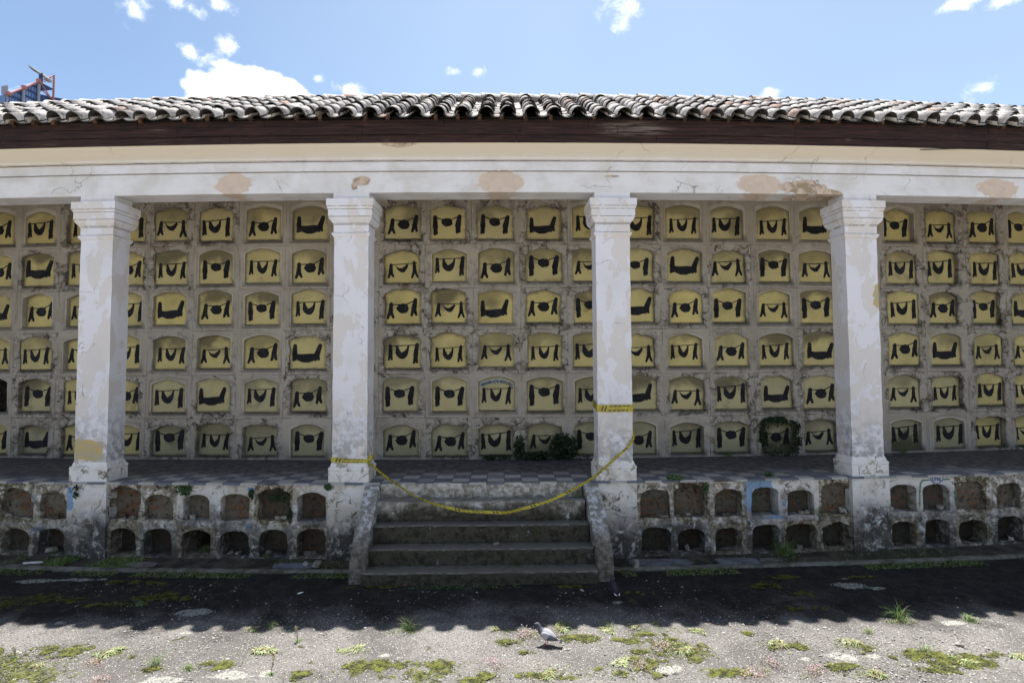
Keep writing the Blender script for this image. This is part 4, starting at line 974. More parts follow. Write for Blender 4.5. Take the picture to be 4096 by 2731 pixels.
# ------------------------------------------------------------------ pigeons
def loft(rows, n=14):
    """rows: (x, y, z, half width, half height); rings perpendicular to the path"""
    c = [Vector(r[:3]) for r in rows]; V = []; F = []
    for i, r in enumerate(rows):
        t = (c[min(i+1, len(c)-1)]-c[max(0, i-1)]).normalized(); side = Vector((0, 1, 0)); upv = t.cross(side)*-1
        if upv.z < 0: upv = -upv
        for k in range(n):
            a = 2*math.pi*k/n; V.append(c[i]+side*math.cos(a)*r[3]+upv*math.sin(a)*r[4])
    for i in range(len(rows)-1):
        for k in range(n): F.append((i*n+k, i*n+(k+1) % n, (i+1)*n+(k+1) % n, (i+1)*n+k))
    F.append(tuple(range(n))[::-1]); F.append(tuple(range((len(rows)-1)*n, len(rows)*n)))
    return V, F
def pigeon(loc, rz, label, dark):
    def f_body(N):
        x, y, z = N.xyz(N.obj()); n = N.noise(N.obj(), 60, 3)
        if dark: return {'Base Color': N.mix(n, (.018, .018, .026), (.035, .035, .048)), 'Roughness': .6}
        c = N.mix(N.mr(N.m('ADD', x, N.m('MULTIPLY', z, .9)), .185, .23), (.30, .30, .33), (.055, .055, .075))
        return {'Base Color': N.mix(N.m('MULTIPLY', n, .35), c, (.15, .15, .18)), 'Roughness': .6}
    def f_wing(N):
        x, y, z = N.xyz(N.obj()); n = N.noise(N.obj(), 55, 3)
        if dark: return {'Base Color': N.mix(n, (.016, .016, .022), (.032, .032, .045))}
        w = N.m('ADD', x, N.m('MULTIPLY', z, .7))
        c = N.mix(N.mr(w, .045, .075), (.11, .11, .125), (.37, .365, .39))
        b1 = N.m('MULTIPLY', N.mr(N.m('ABSOLUTE', N.m('SUBTRACT', w, .052)), .011, .007), N.mr(z, .125, .115))
        b2 = N.m('MULTIPLY', N.mr(N.m('ABSOLUTE', N.m('SUBTRACT', w, .018)), .010, .006), N.mr(z, .115, .10))
        c = N.mix(N.m('MAXIMUM', b1, b2), c, (.03, .03, .035))
        c = N.mix(N.mr(x, -.085, -.12), c, (.05, .05, .055))
        return {'Base Color': N.mix(N.m('MULTIPLY', n, .25), c, (.2, .2, .22)), 'Roughness': .65}
    mB = material('pigeon_feather', f_body); mW = material('pigeon_wing', f_wing)
    mT = material('pigeon_tail', lambda N: {'Base Color': (.022, .022, .03) if dark else N.mix(N.mr(N.xyz(N.obj())[0], -.15, -.165), (.24, .24, .26), (.05, .05, .055))})
    mL = material('pigeon_leg', lambda N: {'Base Color': (.06, .02, .02) if dark else (.35, .06, .045)}); mK = material('pigeon_beak', lambda N: {'Base Color': (.05, .045, .05)})
    mC = material('pigeon_cere', lambda N: {'Base Color': (.10, .10, .11) if dark else (.75, .73, .70)}); mE = material('pigeon_eye', lambda N: {'Base Color': (.45, .10, .02), 'Roughness': .2})
    t = empty('pigeon', loc, rz); tag(t, label, 'pigeon')
    rows = [(-.118, 0, .095, .010, .009), (-.10, 0, .101, .026, .022), (-.07, 0, .111, .040, .037), (-.035, 0, .122, .051, .050), (0, 0, .133, .056, .057), (.035, 0, .145, .054, .058), (.062, 0, .160, .046, .050), (.080, 0, .180, .034, .037), (.090, 0, .203, .025, .027), (.097, 0, .222, .0215, .022), (.106, 0, .236, .0205, .0205), (.119, 0, .242, .0195, .0190), (.131, 0, .241, .014, .014), (.139, 0, .239, .008, .008)]
    V, F = loft(rows, 18); mb = MB(); mb.add(V, F); body = mb.build('body', mB, t, True)
    for sg in (1, -1):
        w = [(.062, sg*.040, .152, .006, .020), (.045, sg*.050, .146, .010, .034), (.01, sg*.056, .134, .012, .044), (-.035, sg*.053, .118, .011, .040), (-.085, sg*.040, .100, .008, .026), (-.13, sg*.022, .084, .005, .014), (-.160, sg*.010, .073, .003, .006)]
        V, F = loft(w, 12); mb = MB(); mb.add(V, F); mb.build('wing', mW, t, True)
        mb = MB(); lx = -.012 if sg > 0 else .022
        mb.tube([(lx, sg*.020, .085), (lx+.004, sg*.021, .055)], [.012, .006], 8); mb.tube([(lx+.004, sg*.021, .056), (lx-.004, sg*.021, .030), (lx, sg*.021, .006)], [.0042, .0036, .0040], 7)
        for an, L in ((0, .028), (.65, .024), (-.65, .024), (math.pi, .015)):
            mb.tube([(lx, sg*.021, .006), (lx+math.cos(an)*L*.6, sg*.021+math.sin(an)*L*.6, .007), (lx+math.cos(an)*L, sg*.021+math.sin(an)*L, .002)], [.0036, .0030, .0016], 6)
        mb.build('leg', mL, t, True)
        mb = MB(); V, F = loft([(.117, sg*.0185, .245, .001, .001), (.1185, sg*.0195, .245, .0028, .0028), (.120, sg*.0185, .245, .001, .001)], 8); mb.add(V, F); mb.build('eye', mE, body, True)
    mb = MB()
    for k in range(-3, 4):
        a = k*.055; mb.tube([(-.085, k*.006, .098-abs(k)*.0015), (-.13, k*.0085, .083-abs(k)*.0015), (-.178, k*.0115, .066-abs(k)*.001)], [.004, .0075, .006], 6)
    tail = mb.build('tail', mT, t, True)
    if dark:
        mw = material('white_feather', lambda N: {'Base Color': (.8, .8, .82)}); mb = MB()
        for sg in (1, -1): mb.tube([(-.10, sg*.036, .092), (-.14, sg*.030, .081), (-.172, sg*.014, .075)], [.003, .008, .004], 6)
        mb.build('white_edge_feather', mw, tail, True)
    mb = MB(); mb.tube([(.137, 0, .2385), (.147, 0, .235), (.156, 0, .229)], [.0055, .0036, .0010], 8); mb.build('beak', mK, body, True)
    mb = MB(); mb.tube([(.138, 0, .243), (.143, 0, .2425), (.147, 0, .239)], [.002, .0042, .002], 8); mb.build('cere', mC, body, True)
    return t
pigeon((.50, -2.86, .004), math.radians(166), 'grey pigeon with black wing bars walking in the sunlight', False)
pg = pigeon((1.55, -1.60, .06), math.radians(97), 'dark pigeon with white tail edges facing away in the shade beside the stairs', True)

# ------------------------------------------------------------------ plants
def blade(mb, base, az, lean, L, w, mat=0, seg=4, droop=1.):
    b = Vector(base); d = Vector((math.cos(az), math.sin(az), 0)); sd = Vector((-math.sin(az), math.cos(az), 0)); V = []
    for i in range(seg+1):
        t = i/seg; a = lean+droop*t*t*.9; 
        p = b+d*(L*t*math.sin(min(a, 1.5)))+Vector((0, 0, L*t*math.cos(min(a, 1.55))*(1-.15*t*droop)))
        ww = w*(1-t**1.7)*(.6+.8*t*(1-t)*2); V += [p-sd*ww/2, p+sd*ww/2]
    mb.add(V, [(2*i, 2*i+1, 2*i+3, 2*i+2) for i in range(seg)], mat)
def leafq(mb, p, nrm, size, mat=0, rs=rng):
    n = Vector(nrm).normalized(); a = n.orthogonal().normalized(); b = n.cross(a); an = rs.random()*6.28; u = a*math.cos(an)+b*math.sin(an); v = n.cross(u)
    p = Vector(p); mb.add([p-u*size*.6, p-v*size*.38+n*size*.08, p+u*size*.6, p+v*size*.38+n*size*.08], [(0, 1, 2, 3)], mat)
def rosette_mesh(seed):
    rs = np.random.default_rng(seed); mb = MB()
    for c in range(11):
        cx, cy = np.clip(rs.normal(0, .05), -.085, .085), np.clip(rs.normal(0, .035), -.055, .055)
        for k in range(rs.integers(9, 15)): blade(mb, (cx, cy, .004), rs.random()*6.28, rs.uniform(.5, 1.25), rs.uniform(.05, .10), rs.uniform(.012, .021), 0 if rs.random() < .8 else 1, 3)
    for k in range(60): blade(mb, (rs.normal(0, .11), rs.normal(0, .06), 0), rs.random()*6.28, rs.uniform(.2, 1.2), rs.uniform(.015, .04), .005, 2, 2)
    return mb.mesh('weed', [M_rosette, M_redstem, M_moss])
def grass_mesh(seed, tall=.28, n=70, spread=.05):
    rs = np.random.default_rng(seed); mb = MB()
    for k in range(n): blade(mb, (rs.normal(0, spread), rs.normal(0, spread*.7), 0), rs.random()*6.28, rs.uniform(.05, .55), tall*rs.uniform(.35, 1.), rs.uniform(.004, .008), 0 if rs.random() < .85 else 1, 5, rs.uniform(.3, 1.3))
    for k in range(int(n*.6)): blade(mb, (rs.normal(0, spread*1.8), rs.normal(0, spread*1.3), 0), rs.random()*6.28, rs.uniform(.4, 1.2), rs.uniform(.03, .07), .008, 2, 3)
    return mb.mesh('grass_tuft', [M_grass, M_straw, M_rosette])
def flower_parts(seed):
    rs = np.random.default_rng(seed); lf = MB(); fl = MB()
    for k in range(150): blade(lf, (rs.normal(0, .10), rs.normal(0, .055), 0), rs.random()*6.28, rs.uniform(.2, 1.2), rs.uniform(.02, .05), .007, 0 if rs.random() < .5 else 1, 2)
    for k in range(110):
        x, y, z = rs.normal(0, .085), rs.normal(0, .055), rs.uniform(.025, .065); r = rs.uniform(.004, .0085)
        for i in range(7):
            d = rs.normal(size=3); d /= np.linalg.norm(d); leafq(fl, (x+d[0]*r*.6, y+d[1]*r*.6, z+d[2]*r*.6), d, r*1.6, 0, rs)
    return lf.mesh('leaves', [M_moss, M_redstem]), fl.mesh('blossoms', [M_pink])
def stalk_mesh(seed):
    rs = np.random.default_rng(seed); mb = MB()
    for k in range(4):
        a = rs.random()*6.28; h = rs.uniform(.16, .30); lx = math.cos(a)*.05; ly = math.sin(a)*.03
        mb.tube([(0, 0, 0), (lx*.4, ly*.4, h*.5), (lx, ly, h)], [.003, .0025, .002], 5, 0)
        for i in range(26):
            t = rs.uniform(.62, 1.); leafq(mb, (lx*t+rs.normal(0, .006), ly*t+rs.normal(0, .006), h*t), rs.normal(size=3), .012, 0, rs)
    for k in range(50): blade(mb, (rs.normal(0, .03), rs.normal(0, .02), 0), rs.random()*6.28, rs.uniform(.2, 1.2), rs.uniform(.03, .09), .009, 1, 3)
    return mb.mesh('stalk_weed', [M_straw, M_grass])
R_ = [rosette_mesh(k) for k in (1, 2, 3)]; G_ = [grass_mesh(11), grass_mesh(12, .22, 50, .035), grass_mesh(13, .36, 60, .04)]; F_ = [flower_parts(k) for k in (21, 22)]; S_ = [stalk_mesh(31), stalk_mesh(32)]
SML = grass_mesh(15, .12, 60, .03)
WEEDS = [('g', 0, -1.21, -2.43, 1.15, 'tall green grass tuft at the shadow edge below the left part of the stairs'),
 ('r', 0, -3.20, -2.35, .9, 'pale leafy weed with a dry flower stem at the shadow edge, left of the stairs'), ('g', 1, -3.00, -2.26, .8, 'small thin grass tuft beside the pale weed on the shadow edge'),
 ('s', 0, -2.51, -2.68, .9, 'upright seeded weed stalk alone on the sunlit asphalt, left of the stairs'), ('r', 1, -2.81, -2.91, 1.35, 'broad cluster of pale rosettes in front of the upright weed stalk'),
 ('r', 2, -4.61, -2.91, 1.3, 'low pale rosette mat on moss in the left foreground'), ('f', 0, -4.60, -3.17, .9, 'pinkish flowering mat just below the left rosette mat'),
 ('s', 1, -5.62, -3.00, .8, 'dark weed stalk at the far left edge of the sunlit ground'), ('r', 0, -5.23, -3.17, .9, 'leafy weed in moss near the left photo corner'),
 ('g', 2, -3.90, -3.22, .8, 'wispy grass with bent dry stems in the left foreground'), ('t', 0, -3.49, -3.28, 1.0, 'compact bright green grass cushion in the left foreground'),
 ('s', 0, -2.54, -3.40, .75, 'dark upright weed between white lichen crusts'), ('r', 1, -1.91, -2.94, .75, 'reddish rosette left of the pale weed below the stairs'), ('r', 2, -1.75, -2.87, .95, 'pale green weed below the left stair cheek in full sun'),
 ('r', 0, -.13, -2.42, .75, 'small pale rosette on the shadow edge under the middle of the stairs'), ('r', 1, .73, -2.41, 1.2, 'bright leafy rosette just behind the grey pigeon'), ('g', 1, .80, -2.33, .55, 'short grass rising from the rosette behind the pigeon'),
 ('f', 0, .24, -2.62, 1.1, 'pink flowering cushion beside the head of the pigeon'), ('f', 1, -.13, -3.26, 1.0, 'rounded pink flower clump left of the pigeon shadow'),
 ('r', 2, 1.29, -2.50, 1.0, 'pale weed patch right of the pigeon'), ('g', 1, 1.34, -2.42, .7, 'thin yellow green grass beside the pale weed right of the pigeon'), ('r', 0, 1.63, -2.40, .9, 'flat pale rosette on the shadow edge under the right stair cheek'), ('g', 1, 1.95, -2.36, .65, 'small grass wisps on the shadow edge right of the stairs'),
 ('f', 0, 1.85, -2.95, 1.1, 'pink flower mat in the moss patch right of the pigeon'), ('r', 1, 2.10, -3.04, 1.1, 'pale weed edging the moss patch right of the pigeon'),
 ('r', 2, 2.41, -2.55, .9, 'pale rosette beside a small white lichen spot near the shadow edge'), ('r', 0, 3.24, -2.89, 1.25, 'large pale rosette on moss, middle of the right foreground'), ('r', 1, 4.12, -2.88, 1.1, 'yellowish rosette with drooping leaves, right foreground'),
 ('g', 1, 4.50, -2.64, .75, 'slim grass tuft between the rosette and the tall grass at right'), ('g', 2, 5.13, -2.31, 1.05, 'tall spiky grass tuft with straw base crossing the shadow edge at right'), ('t', 0, 6.03, -2.36, 1.5, 'straw coloured grass cushion at the far right by the shadow edge'),
 ('g', 1, 4.85, -3.11, .9, 'grass and moss clump in the right foreground'), ('r', 2, 5.13, -3.34, 1.1, 'flat weed on moss near the right photo corner'), ('r', 1, 5.82, -3.27, 1., 'green weed at the extreme right edge'),
 ('r', 0, 3.98, -3.59, 1.1, 'spreading pale rosette at the bottom edge, right half'), ('f', 1, 2.66, -3.58, 1.1, 'pink flowers at the bottom edge right of the pigeon'), ('f', 0, 3.35, -3.50, 1.0, 'pink flowers at the bottom edge, centre of the right half'), ('f', 1, 2.97, -3.33, .85, 'sparse pink flowers above the bottom edge at right'),
 ('r', 2, 1.31, -3.27, 1.1, 'pale weed on the moss below the pigeon'), ('f', 1, 1.50, -3.36, .9, 'pinkish blossoms beside the weed below the pigeon'), ('t', 0, -5.06, -1.66, 1.1, 'green grass cushion in the shade at left on moss'), ('r', 1, .48, -3.50, 1.0, 'rosette at the bottom edge under the pigeon'), ('f', 0, -4.29, -3.5, .9, 'reddish flower mat at the bottom left edge')]
for kd, vi, x, y, sc, lab in WEEDS:
    z = float(ground_z(math.hypot(x, R-y)-R))-.002; rz = rng.random()*6.28
    if kd == 'f':
        o = empty('flower_clump', (x, y, z), rz); lm, fm = F_[vi]; link('leaves', lm, o); link('blossoms', fm, o); g = 'pink flower clumps on the asphalt'; cat = 'flowers'
    else:
        me = {'g': G_, 'r': R_, 's': S_, 't': [SML]}[kd][vi]; o = link({'g': 'grass_tuft', 't': 'grass_tuft', 'r': 'weed', 's': 'weed'}[kd], me); g = {'g': 'grass tufts on the asphalt', 't': 'grass tufts on the asphalt'}.get(kd, 'weeds growing through the asphalt'); cat = {'g': 'grass tuft', 't': 'grass tuft'}.get(kd, 'weed')
    o.location = (x, y, z); o.rotation_euler = (0, 0, rz); o.scale = (sc*.88,)*3; tag(o, lab, cat, g)

MOSS = [(-6.75,-1.45,.42,.10),(-6.92,-1.61,.40,.10),(-6.3,-1.50,.3,.07),(-5.76,-.93,.30,.05),(-5.27,-.99,.14,.05),(-5.96,-1.43,.16,.05),(-5.01,-1.41,.30,.08),(-5.45,-1.65,.36,.07),(-4.7,-1.5,.2,.05),(-5.40,-3.26,.40,.16),(-5.25,-2.82,.30,.09),(-4.98,-3.46,.34,.12),(-5.8,-3.2,.3,.2),(-4.62,-3.0,.28,.08),(-3.18,-3.21,.2,.06),(-1.60,-3.30,.24,.09),(-1.31,-3.25,.24,.07),(-.92,-3.47,.34,.12),(-.75,-3.27,.22,.08),(-.3,-3.55,.2,.08),(.09,-2.78,.16,.05),(.23,-3.02,.10,.03),(.9,-2.70,.22,.06),(1.45,-2.75,.14,.05),(1.75,-2.62,.20,.04),(2.0,-2.75,.12,.03),(1.56,-3.05,.10,.04),(1.66,-3.25,.25,.10),(1.35,-3.45,.3,.1),(2.02,-2.92,.34,.13),(2.15,-3.1,.25,.1),(3.84,-1.30,.28,.07),(4.24,-1.02,.22,.05),(4.14,-1.57,.24,.06),(4.00,-1.98,.30,.05),(5.45,-1.05,.25,.04),(3.32,-2.96,.22,.06),(4.12,-3.02,.2,.07),(4.85,-3.38,.34,.11),(4.79,-3.19,.34,.08),(5.2,-3.35,.25,.08),(5.64,-3.21,.4,.04),(-1.94,-1.22,.35,.04),(.9,-1.28,.3,.03),(1.94,-1.51,.20,.05),(3.0,-2.62,.06,.03),(.55,-3.5,.35,.06),(2.4,-3.5,.25,.06),(3.7,-3.45,.2,.07),(-2.2,-3.45,.2,.07),(-3.9,-3.3,.16,.05),(-6.2,-2.9,.25,.1)]
def make_moss():
    mb = MB()
    for q, (x, y, rx, ry) in enumerate(MOSS):
        rx *= 1.15; ry *= 1.7
        rs = np.random.default_rng(500+q); n = int(min(3000, 700+rx*ry*45000))
        a = rs.random(n)*6.28; r = np.sqrt(rs.random(n)); px = x+np.cos(a)*r*rx*1.15; py = y+np.sin(a)*r*ry*1.15
        P = np.stack([px, py, 0*px], -1); kv = 1.6*vn(P, 8, 60+q, 4)+.8*(1-r*1.2)-.34; keep = rs.random(n) < np.clip(.5+kv*2.6, .03, 1.); px, py, r = px[keep], py[keep], r[keep]
        for u, v, rr in zip(px, py, r):
            z = float(ground_z(math.hypot(u, R-v)-R))+.004+.012*(1-rr)*rs.random(); s = rs.uniform(.006, .013); an = rs.random()*6.28
            d = np.array([math.cos(an), math.sin(an)])*s
            mb.add([(u-d[0], v-d[1], z), (u+d[1]*.7, v-d[0]*.7, z+s*.35*rs.random()), (u+d[0], v+d[1], z+s*.5*rs.random()), (u-d[1]*.7, v+d[0]*.7, z+s*.2)], [(0, 1, 2, 3)])
    o = mb.build('moss', M_moss); tag(o, 'yellow green moss mats on the asphalt', 'moss', kind='stuff')
make_moss()
def make_ground_cover():
    mb = MB(); rs = np.random.default_rng(909)
    zones = [(-.1, -2.5, .5, .07), (.5, -2.5, .5, .09), (1.3, -2.52, .5, .07), (2.0, -2.5, .4, .06), (.2, -2.72, .35, .07), (1.7, -2.95, .35, .16), (2.1, -3.05, .3, .12), (-1.2, -2.48, .35, .06), (-3.1, -2.4, .25, .05), (-2.8, -2.95, .35, .1), (-4.6, -2.95, .4, .1), (-5.2, -3.2, .6, .25), (.6, -3.45, .7, .15), (2.9, -3.5, .6, .12), (4.1, -2.95, .25, .08), (5.0, -3.3, .6, .16), (3.25, -2.95, .3, .1), (-1.75, -2.95, .25, .08), (-1.0, -3.35, .6, .15), (5.1, -2.35, .25, .06), (5.9, -3.2, .3, .1), (3.8, -3.55, .4, .1)]
    for x, y, rx, ry in zones:
        n = int(330*(rx*ry/.05)**.6)
        for k in range(n):
            u, v = rs.normal(x, rx*.6), rs.normal(y, ry*.7)
            if vn(np.array([[u, v, 0.]]), 5, 33, 2)[0] < -.12: continue
            z = float(ground_z(math.hypot(u, R-v)-R)); q = rs.random(); t = 0 if q < .38 else 1 if q < .66 else 2 if q < .86 else 3
            blade(mb, (u, v, z), rs.random()*6.28, rs.uniform(.3, 1.35), rs.uniform(.015, .05), rs.uniform(.005, .011), t, 2)
    for k in range(900):
        u, v = rs.uniform(-6.2, 6.2), rs.uniform(-3.8, -1.1); blade(mb, (u, v, float(ground_z(math.hypot(u, R-v)-R))+.004), rs.random()*6.28, rs.uniform(1.2, 1.5), rs.uniform(.02, .07), rs.uniform(.002, .004), 3, 2, .2)
    o = mb.build('ground_cover', [M_moss, M_rosette, M_grass, M_straw]); tag(o, 'tiny sprigs and dry blades among the weeds', 'ground cover', kind='stuff')
make_ground_cover()
def make_gutter_grass():
    mb = MB()
    for n, s0, s1, i0, i1, h, mt in ((2600, -7.6, -6.1, -.55, -.05, .10, 0), (900, -9, -7.6, -.5, 0, .06, 0), (1100, -6, -2.6, -.5, -.05, .055, 0), (2600, -8.6, -2.4, -.92, -.69, .05, 0), (2200, 3.9, 9.5, -.55, -.02, .07, 1), (3600, 1.8, 9.6, -.95, -.69, .055, 0), (500, -2.0, 1.4, -1.32, -1.20, .035, 0), (260, 1.75, 2.6, -.85, -.5, .05, 0)):
        rs = np.random.default_rng(n); s = rs.uniform(s0, s1, n); k = vn(np.stack([s, 0*s, 0*s], -1), 1.7, n, 3) > -.05; s = s[k]
        for a in s:
            i = rs.uniform(i0, i1); z = .06 if i > -.6 else float(ground_z(-i))
            p = W(a, i, z); blade(mb, p, rs.random()*6.28, rs.uniform(.1, 1.1), h*rs.uniform(.4, 1.5), rs.uniform(.006, .014), mt if rs.random() < .8 else 2, 3)
    o = mb.build('grass', [M_grass, M_fern, M_straw]); tag(o, 'low grass growing along the kerb and gutter', 'grass', kind='stuff')
make_gutter_grass()

def bushy(name, loc, rx, ry, rz_, n, size, mat, seed, label, cat, group=None, hang=0., stems=0, ring=None):
    rs = np.random.default_rng(seed); mb = MB()
    for k in range(n):
        if ring:
            t = rs.random()*6.28; e = 1-abs(rs.normal(0, .16)); cc, ss_ = math.cos(t), math.sin(t); q = (abs(cc)**5+abs(ss_)**5)**-.2; p = (cc*q*rx*e, rs.uniform(-1, .2)*ry, ss_*q*rz_*e)
            if math.sin(t) < -.5 and rs.random() < .75: continue
            if vn(np.array(p)[None], 5., seed, 2)[0] < -.32: continue
        else:
            d = rs.normal(size=3); d /= np.linalg.norm(d); r = rs.random()**.45; p = (d[0]*rx*r, d[1]*ry*r, d[2]*rz_*r-hang*abs(d[0])*r)
            if vn(np.array(p)[None]*1.0, 3.2/max(rx, rz_)*1., seed, 2)[0] < -.22: continue
        leafq(mb, p, (rs.normal(), -1+rs.normal()*.6, .5+rs.normal()*.6), size*rs.uniform(.6, 1.4), 0, rs)
    for k in range(stems): blade(mb, (rs.normal(0, rx*.3), 0, -rz_*.6), rs.random()*6.28, rs.uniform(.1, .9), rz_*rs.uniform(1, 2.4), .006, 1, 5, 1.2)
    o = mb.build(name, [mat, M_grass]); o.location = loc; tag(o, label, cat, group); return o
def P(s, i, z): return W(s, i, z)
bushy('ivy_plant', P(1.30, 2.22, 1.62), .33, .15, .30, 1500, .045, M_darkleaf, 1, 'dark leafy ivy bush climbing the lowest slabs left of the banded pillar', 'ivy')
bushy('ivy_plant', P(1.00, 2.18, 1.44), .85, .16, .11, 1900, .042, M_darkleaf, 2, 'low trailing ivy along the terrace floor below the ivy bush', 'ivy')
bushy('ivy_plant', P(.33, 2.22, 1.62), .13, .10, .26, 520, .04, M_darkleaf, 3, 'narrow ivy on the right rim of a lowest row slab, middle bay', 'ivy')
bushy('ivy_plant', P(-.15, 2.22, 1.42), .34, .10, .06, 420, .036, M_darkleaf, 4, 'thin ivy fringe along the bottom of a slab left of the ivy bush', 'ivy')
bushy('ivy_plant', P(6.17, 2.30, 1.78), .44, .09, .42, 1900, .042, M_darkleaf, 5, 'ivy wreath framing a dark slab in the bottom row left of the right pillar', 'ivy', ring=True)
bushy('fern', P(-5.50, -.06, 1.24), .15, .07, .11, 260, .04, M_fern, 6, 'green fern hanging from the terrace edge in the left bay', 'fern', 'small plants on the terrace edge')
bushy('fern', P(-2.98, -.10, 1.30), .07, .05, .06, 150, .035, M_fern, 7, 'small dark fern at the plinth corner of the pillar left of the stairs', 'fern', 'small plants on the terrace edge')
bushy('fern', P(-3.86, .02, 1.10), .22, .05, .10, 240, .036, M_darkleaf, 8, 'creeping plant over the arch of a small niche left of the stairs', 'fern', 'small plants on the terrace edge')
bushy('fern', P(-4.32, -.05, 1.17), .06, .04, .10, 110, .035, M_darkleaf, 9, 'thin creeper between two small niches in the left bay', 'fern', 'small plants on the terrace edge')
bushy('fern', P(2.93, -.05, 1.40), .15, .12, .05, 260, .038, M_fern, 10, 'leafy fern on the broken tile edge right of the banded pillar', 'fern', 'small plants on the terrace edge')
bushy('fern', P(3.46, -.06, 1.22), .05, .05, .10, 110, .035, M_fern, 11, 'small fern hanging beside a broken niche in the right bay', 'fern', 'small plants on the terrace edge')
bushy('fern', P(4.66, .08, 1.40), .09, .08, .04, 130, .035, M_fern, 12, 'tiny fern on the tiles above the blue painted niche', 'fern', 'small plants on the terrace edge')
bushy('fern', P(-7.42, -.08, 1.20), .05, .03, .14, 130, .028, M_darkleaf, 13, 'dark creeper hanging down the left pillar pedestal', 'fern', 'small plants on the terrace edge')
bushy('fern', P(-3.66, .0, .82), .05, .08, .14, 160, .035, M_darkleaf, 14, 'dark creeper inside the upper niche next to the stairs', 'fern', 'small plants on the terrace edge')
def tuft(name, loc, sc, seed, label, me=None):
    o = link(name, me or grass_mesh(seed, .5, 110, .07)); o.location = loc; o.scale = (sc, sc, sc); tag(o, label, 'grass tuft', 'grass tufts along the wall'); return o
tuft('grass_tuft', P(4.80, -.12, .08), .95, 41, 'large green grass tuft leaning over the small niches in the right bay')
tuft('grass_tuft', P(5.52, .03, .72), .55, 42, 'thin long grass hanging from an upper niche at the right')
tuft('grass_tuft', P(1.22, -.10, 1.12), .55, 43, 'thin dry grass at the top right corner of the stairs')
tuft('grass_tuft', P(4.95, 2.24, 1.37), .50, 44, 'small grass tuft on the terrace floor below a slab in the right bay')
tuft('grass_tuft', P(9.1, 2.22, 1.37), .55, 45, 'sparse grass before the dark slab right of the last pillar')
tuft('grass_tuft', P(-5.30, .25, .10), .45, 46, 'bright green grass inside the open black niche of the left bay')
tuft('grass_tuft', P(-7.9, .05, .10), .35, 47, 'green grass inside the lower niche left of the first pillar')
tuft('grass_tuft', P(-4.05, -.05, .10), .30, 48, 'small green weeds at a lower niche near the stairs')

# ------------------------------------------------------------------ litter and stones
def slab(name, loc, hx, hy, hz, rot, mat, label, cat, seed):
    rs = np.random.default_rng(seed); mb = MB(); n = 9
    prof = [(math.copysign(abs(math.cos(a))**.45, math.cos(a))*hx*rs.uniform(.9, 1.05), math.copysign(abs(math.sin(a))**.45, math.sin(a))*hy*rs.uniform(.9, 1.05)) for a in np.linspace(.2, 6.28+.2, 4*n, endpoint=False)]
    m = len(prof); V = [(x, y, -hz) for x, y in prof]+[(x, y, hz*.7) for x, y in prof]+[(x*.985, y*.985, hz) for x, y in prof]
    F = [(i, (i+1) % m, m+(i+1) % m, m+i) for i in range(m)]+[(m+i, m+(i+1) % m, 2*m+(i+1) % m, 2*m+i) for i in range(m)]+[tuple(range(2*m, 3*m)), tuple(range(m))[::-1]]
    mb.add(V, F); o = mb.build(name, mat); o.location = loc; o.rotation_euler = rot; tag(o, label, cat); return o
slab('board_scrap', (-7.83, -.10, .115), .13, .035, .008, (0, .12, .55), M_paper, 'white board scrap lying in the gutter at far left', 'scrap', 1)
slab('paving_slab', (-8.0, -.16, .075), .30, .11, .012, (.03, 0, .05), M_kerb, 'broken grey paving slab under the white board scrap', 'slab', 2)
slab('paving_slab', (-6.03, -.16, .08), .26, .10, .012, (.02, .02, -.02), M_kerb, 'pale cracked paving slab in the gutter below the first pillar', 'slab', 3)
slab('paving_slab', (-3.45, -.30, .085), .34, .11, .012, (0, .02, .02), M_slate, 'flat dark slab in the gutter near the left stair cheek', 'slab', 4)
slab('paving_slab', (3.85, -.32, .085), .36, .16, .014, (0, 0, .03), M_slate, 'blue grey paving slab before the tallest lower niche at right', 'slab', 5)
slab('paving_slab', (2.55, -.32, .085), .52, .14, .014, (0, 0, -.01), M_slate, 'long slate slab in the gutter right of the stairs', 'slab', 6)
slab('paving_slab', (4.42, -.28, .09), .20, .06, .014, (.05, .03, .1), M_kerb, 'narrow broken paving piece beside the large grass tuft', 'slab', 7)
def rock(loc, r, seed, label, mat=None, sq=(1, 1, .7)):
    rs = np.random.default_rng(seed); V = []; F = []; n, m = 8, 12
    for i in range(n+1):
        for k in range(m):
            a = math.pi*i/n; b = 2*math.pi*k/m; V.append((math.sin(a)*math.cos(b), math.sin(a)*math.sin(b), math.cos(a)))
    V = np.array(V); V = V*(1+.35*vn(V, 1.6, seed, 3))[:, None]*r*np.array(sq)
    for i in range(n):
        for k in range(m): F.append((i*m+k, (i+1)*m+k, (i+1)*m+(k+1) % m, i*m+(k+1) % m))
    mb = MB(); mb.add(V, F); o = mb.build('rock', mat or M_rock, None, False); o.location = loc; o.rotation_euler = (0, 0, rs.random()*6); tag(o, label, 'rock'); return o
rock((2.10, -.60, .15), .075, 1, 'pale craggy rock on the kerb right of the stairs', sq=(.8, .8, 1.1))
rock((-3.05, -.34, .12), .085, 2, 'grey rubble heap in the gutter by the left stair cheek', sq=(1.6, .8, .6))
rock((-3.25, -.30, .11), .06, 8, 'dark rubble lump left of the grey heap in the gutter', sq=(1.5, .8, .6))
rock((-.13, -.70, .53), .035, 3, 'small pale stone lying on the fourth step up', sq=(1.4, 1, .6))
rock((5.37, -2.98, .015), .035, 4, 'flat yellowish stone on the right asphalt', sq=(1.4, .8, .5))
rock((1.72, -3.51, .012), .030, 5, 'small rounded tan stone at the bottom edge', sq=(1.2, 1, .7))
rock((-1.47, -1.20, .10), .030, 6, 'small reddish brick fragment at the foot of the stairs', M_brick)
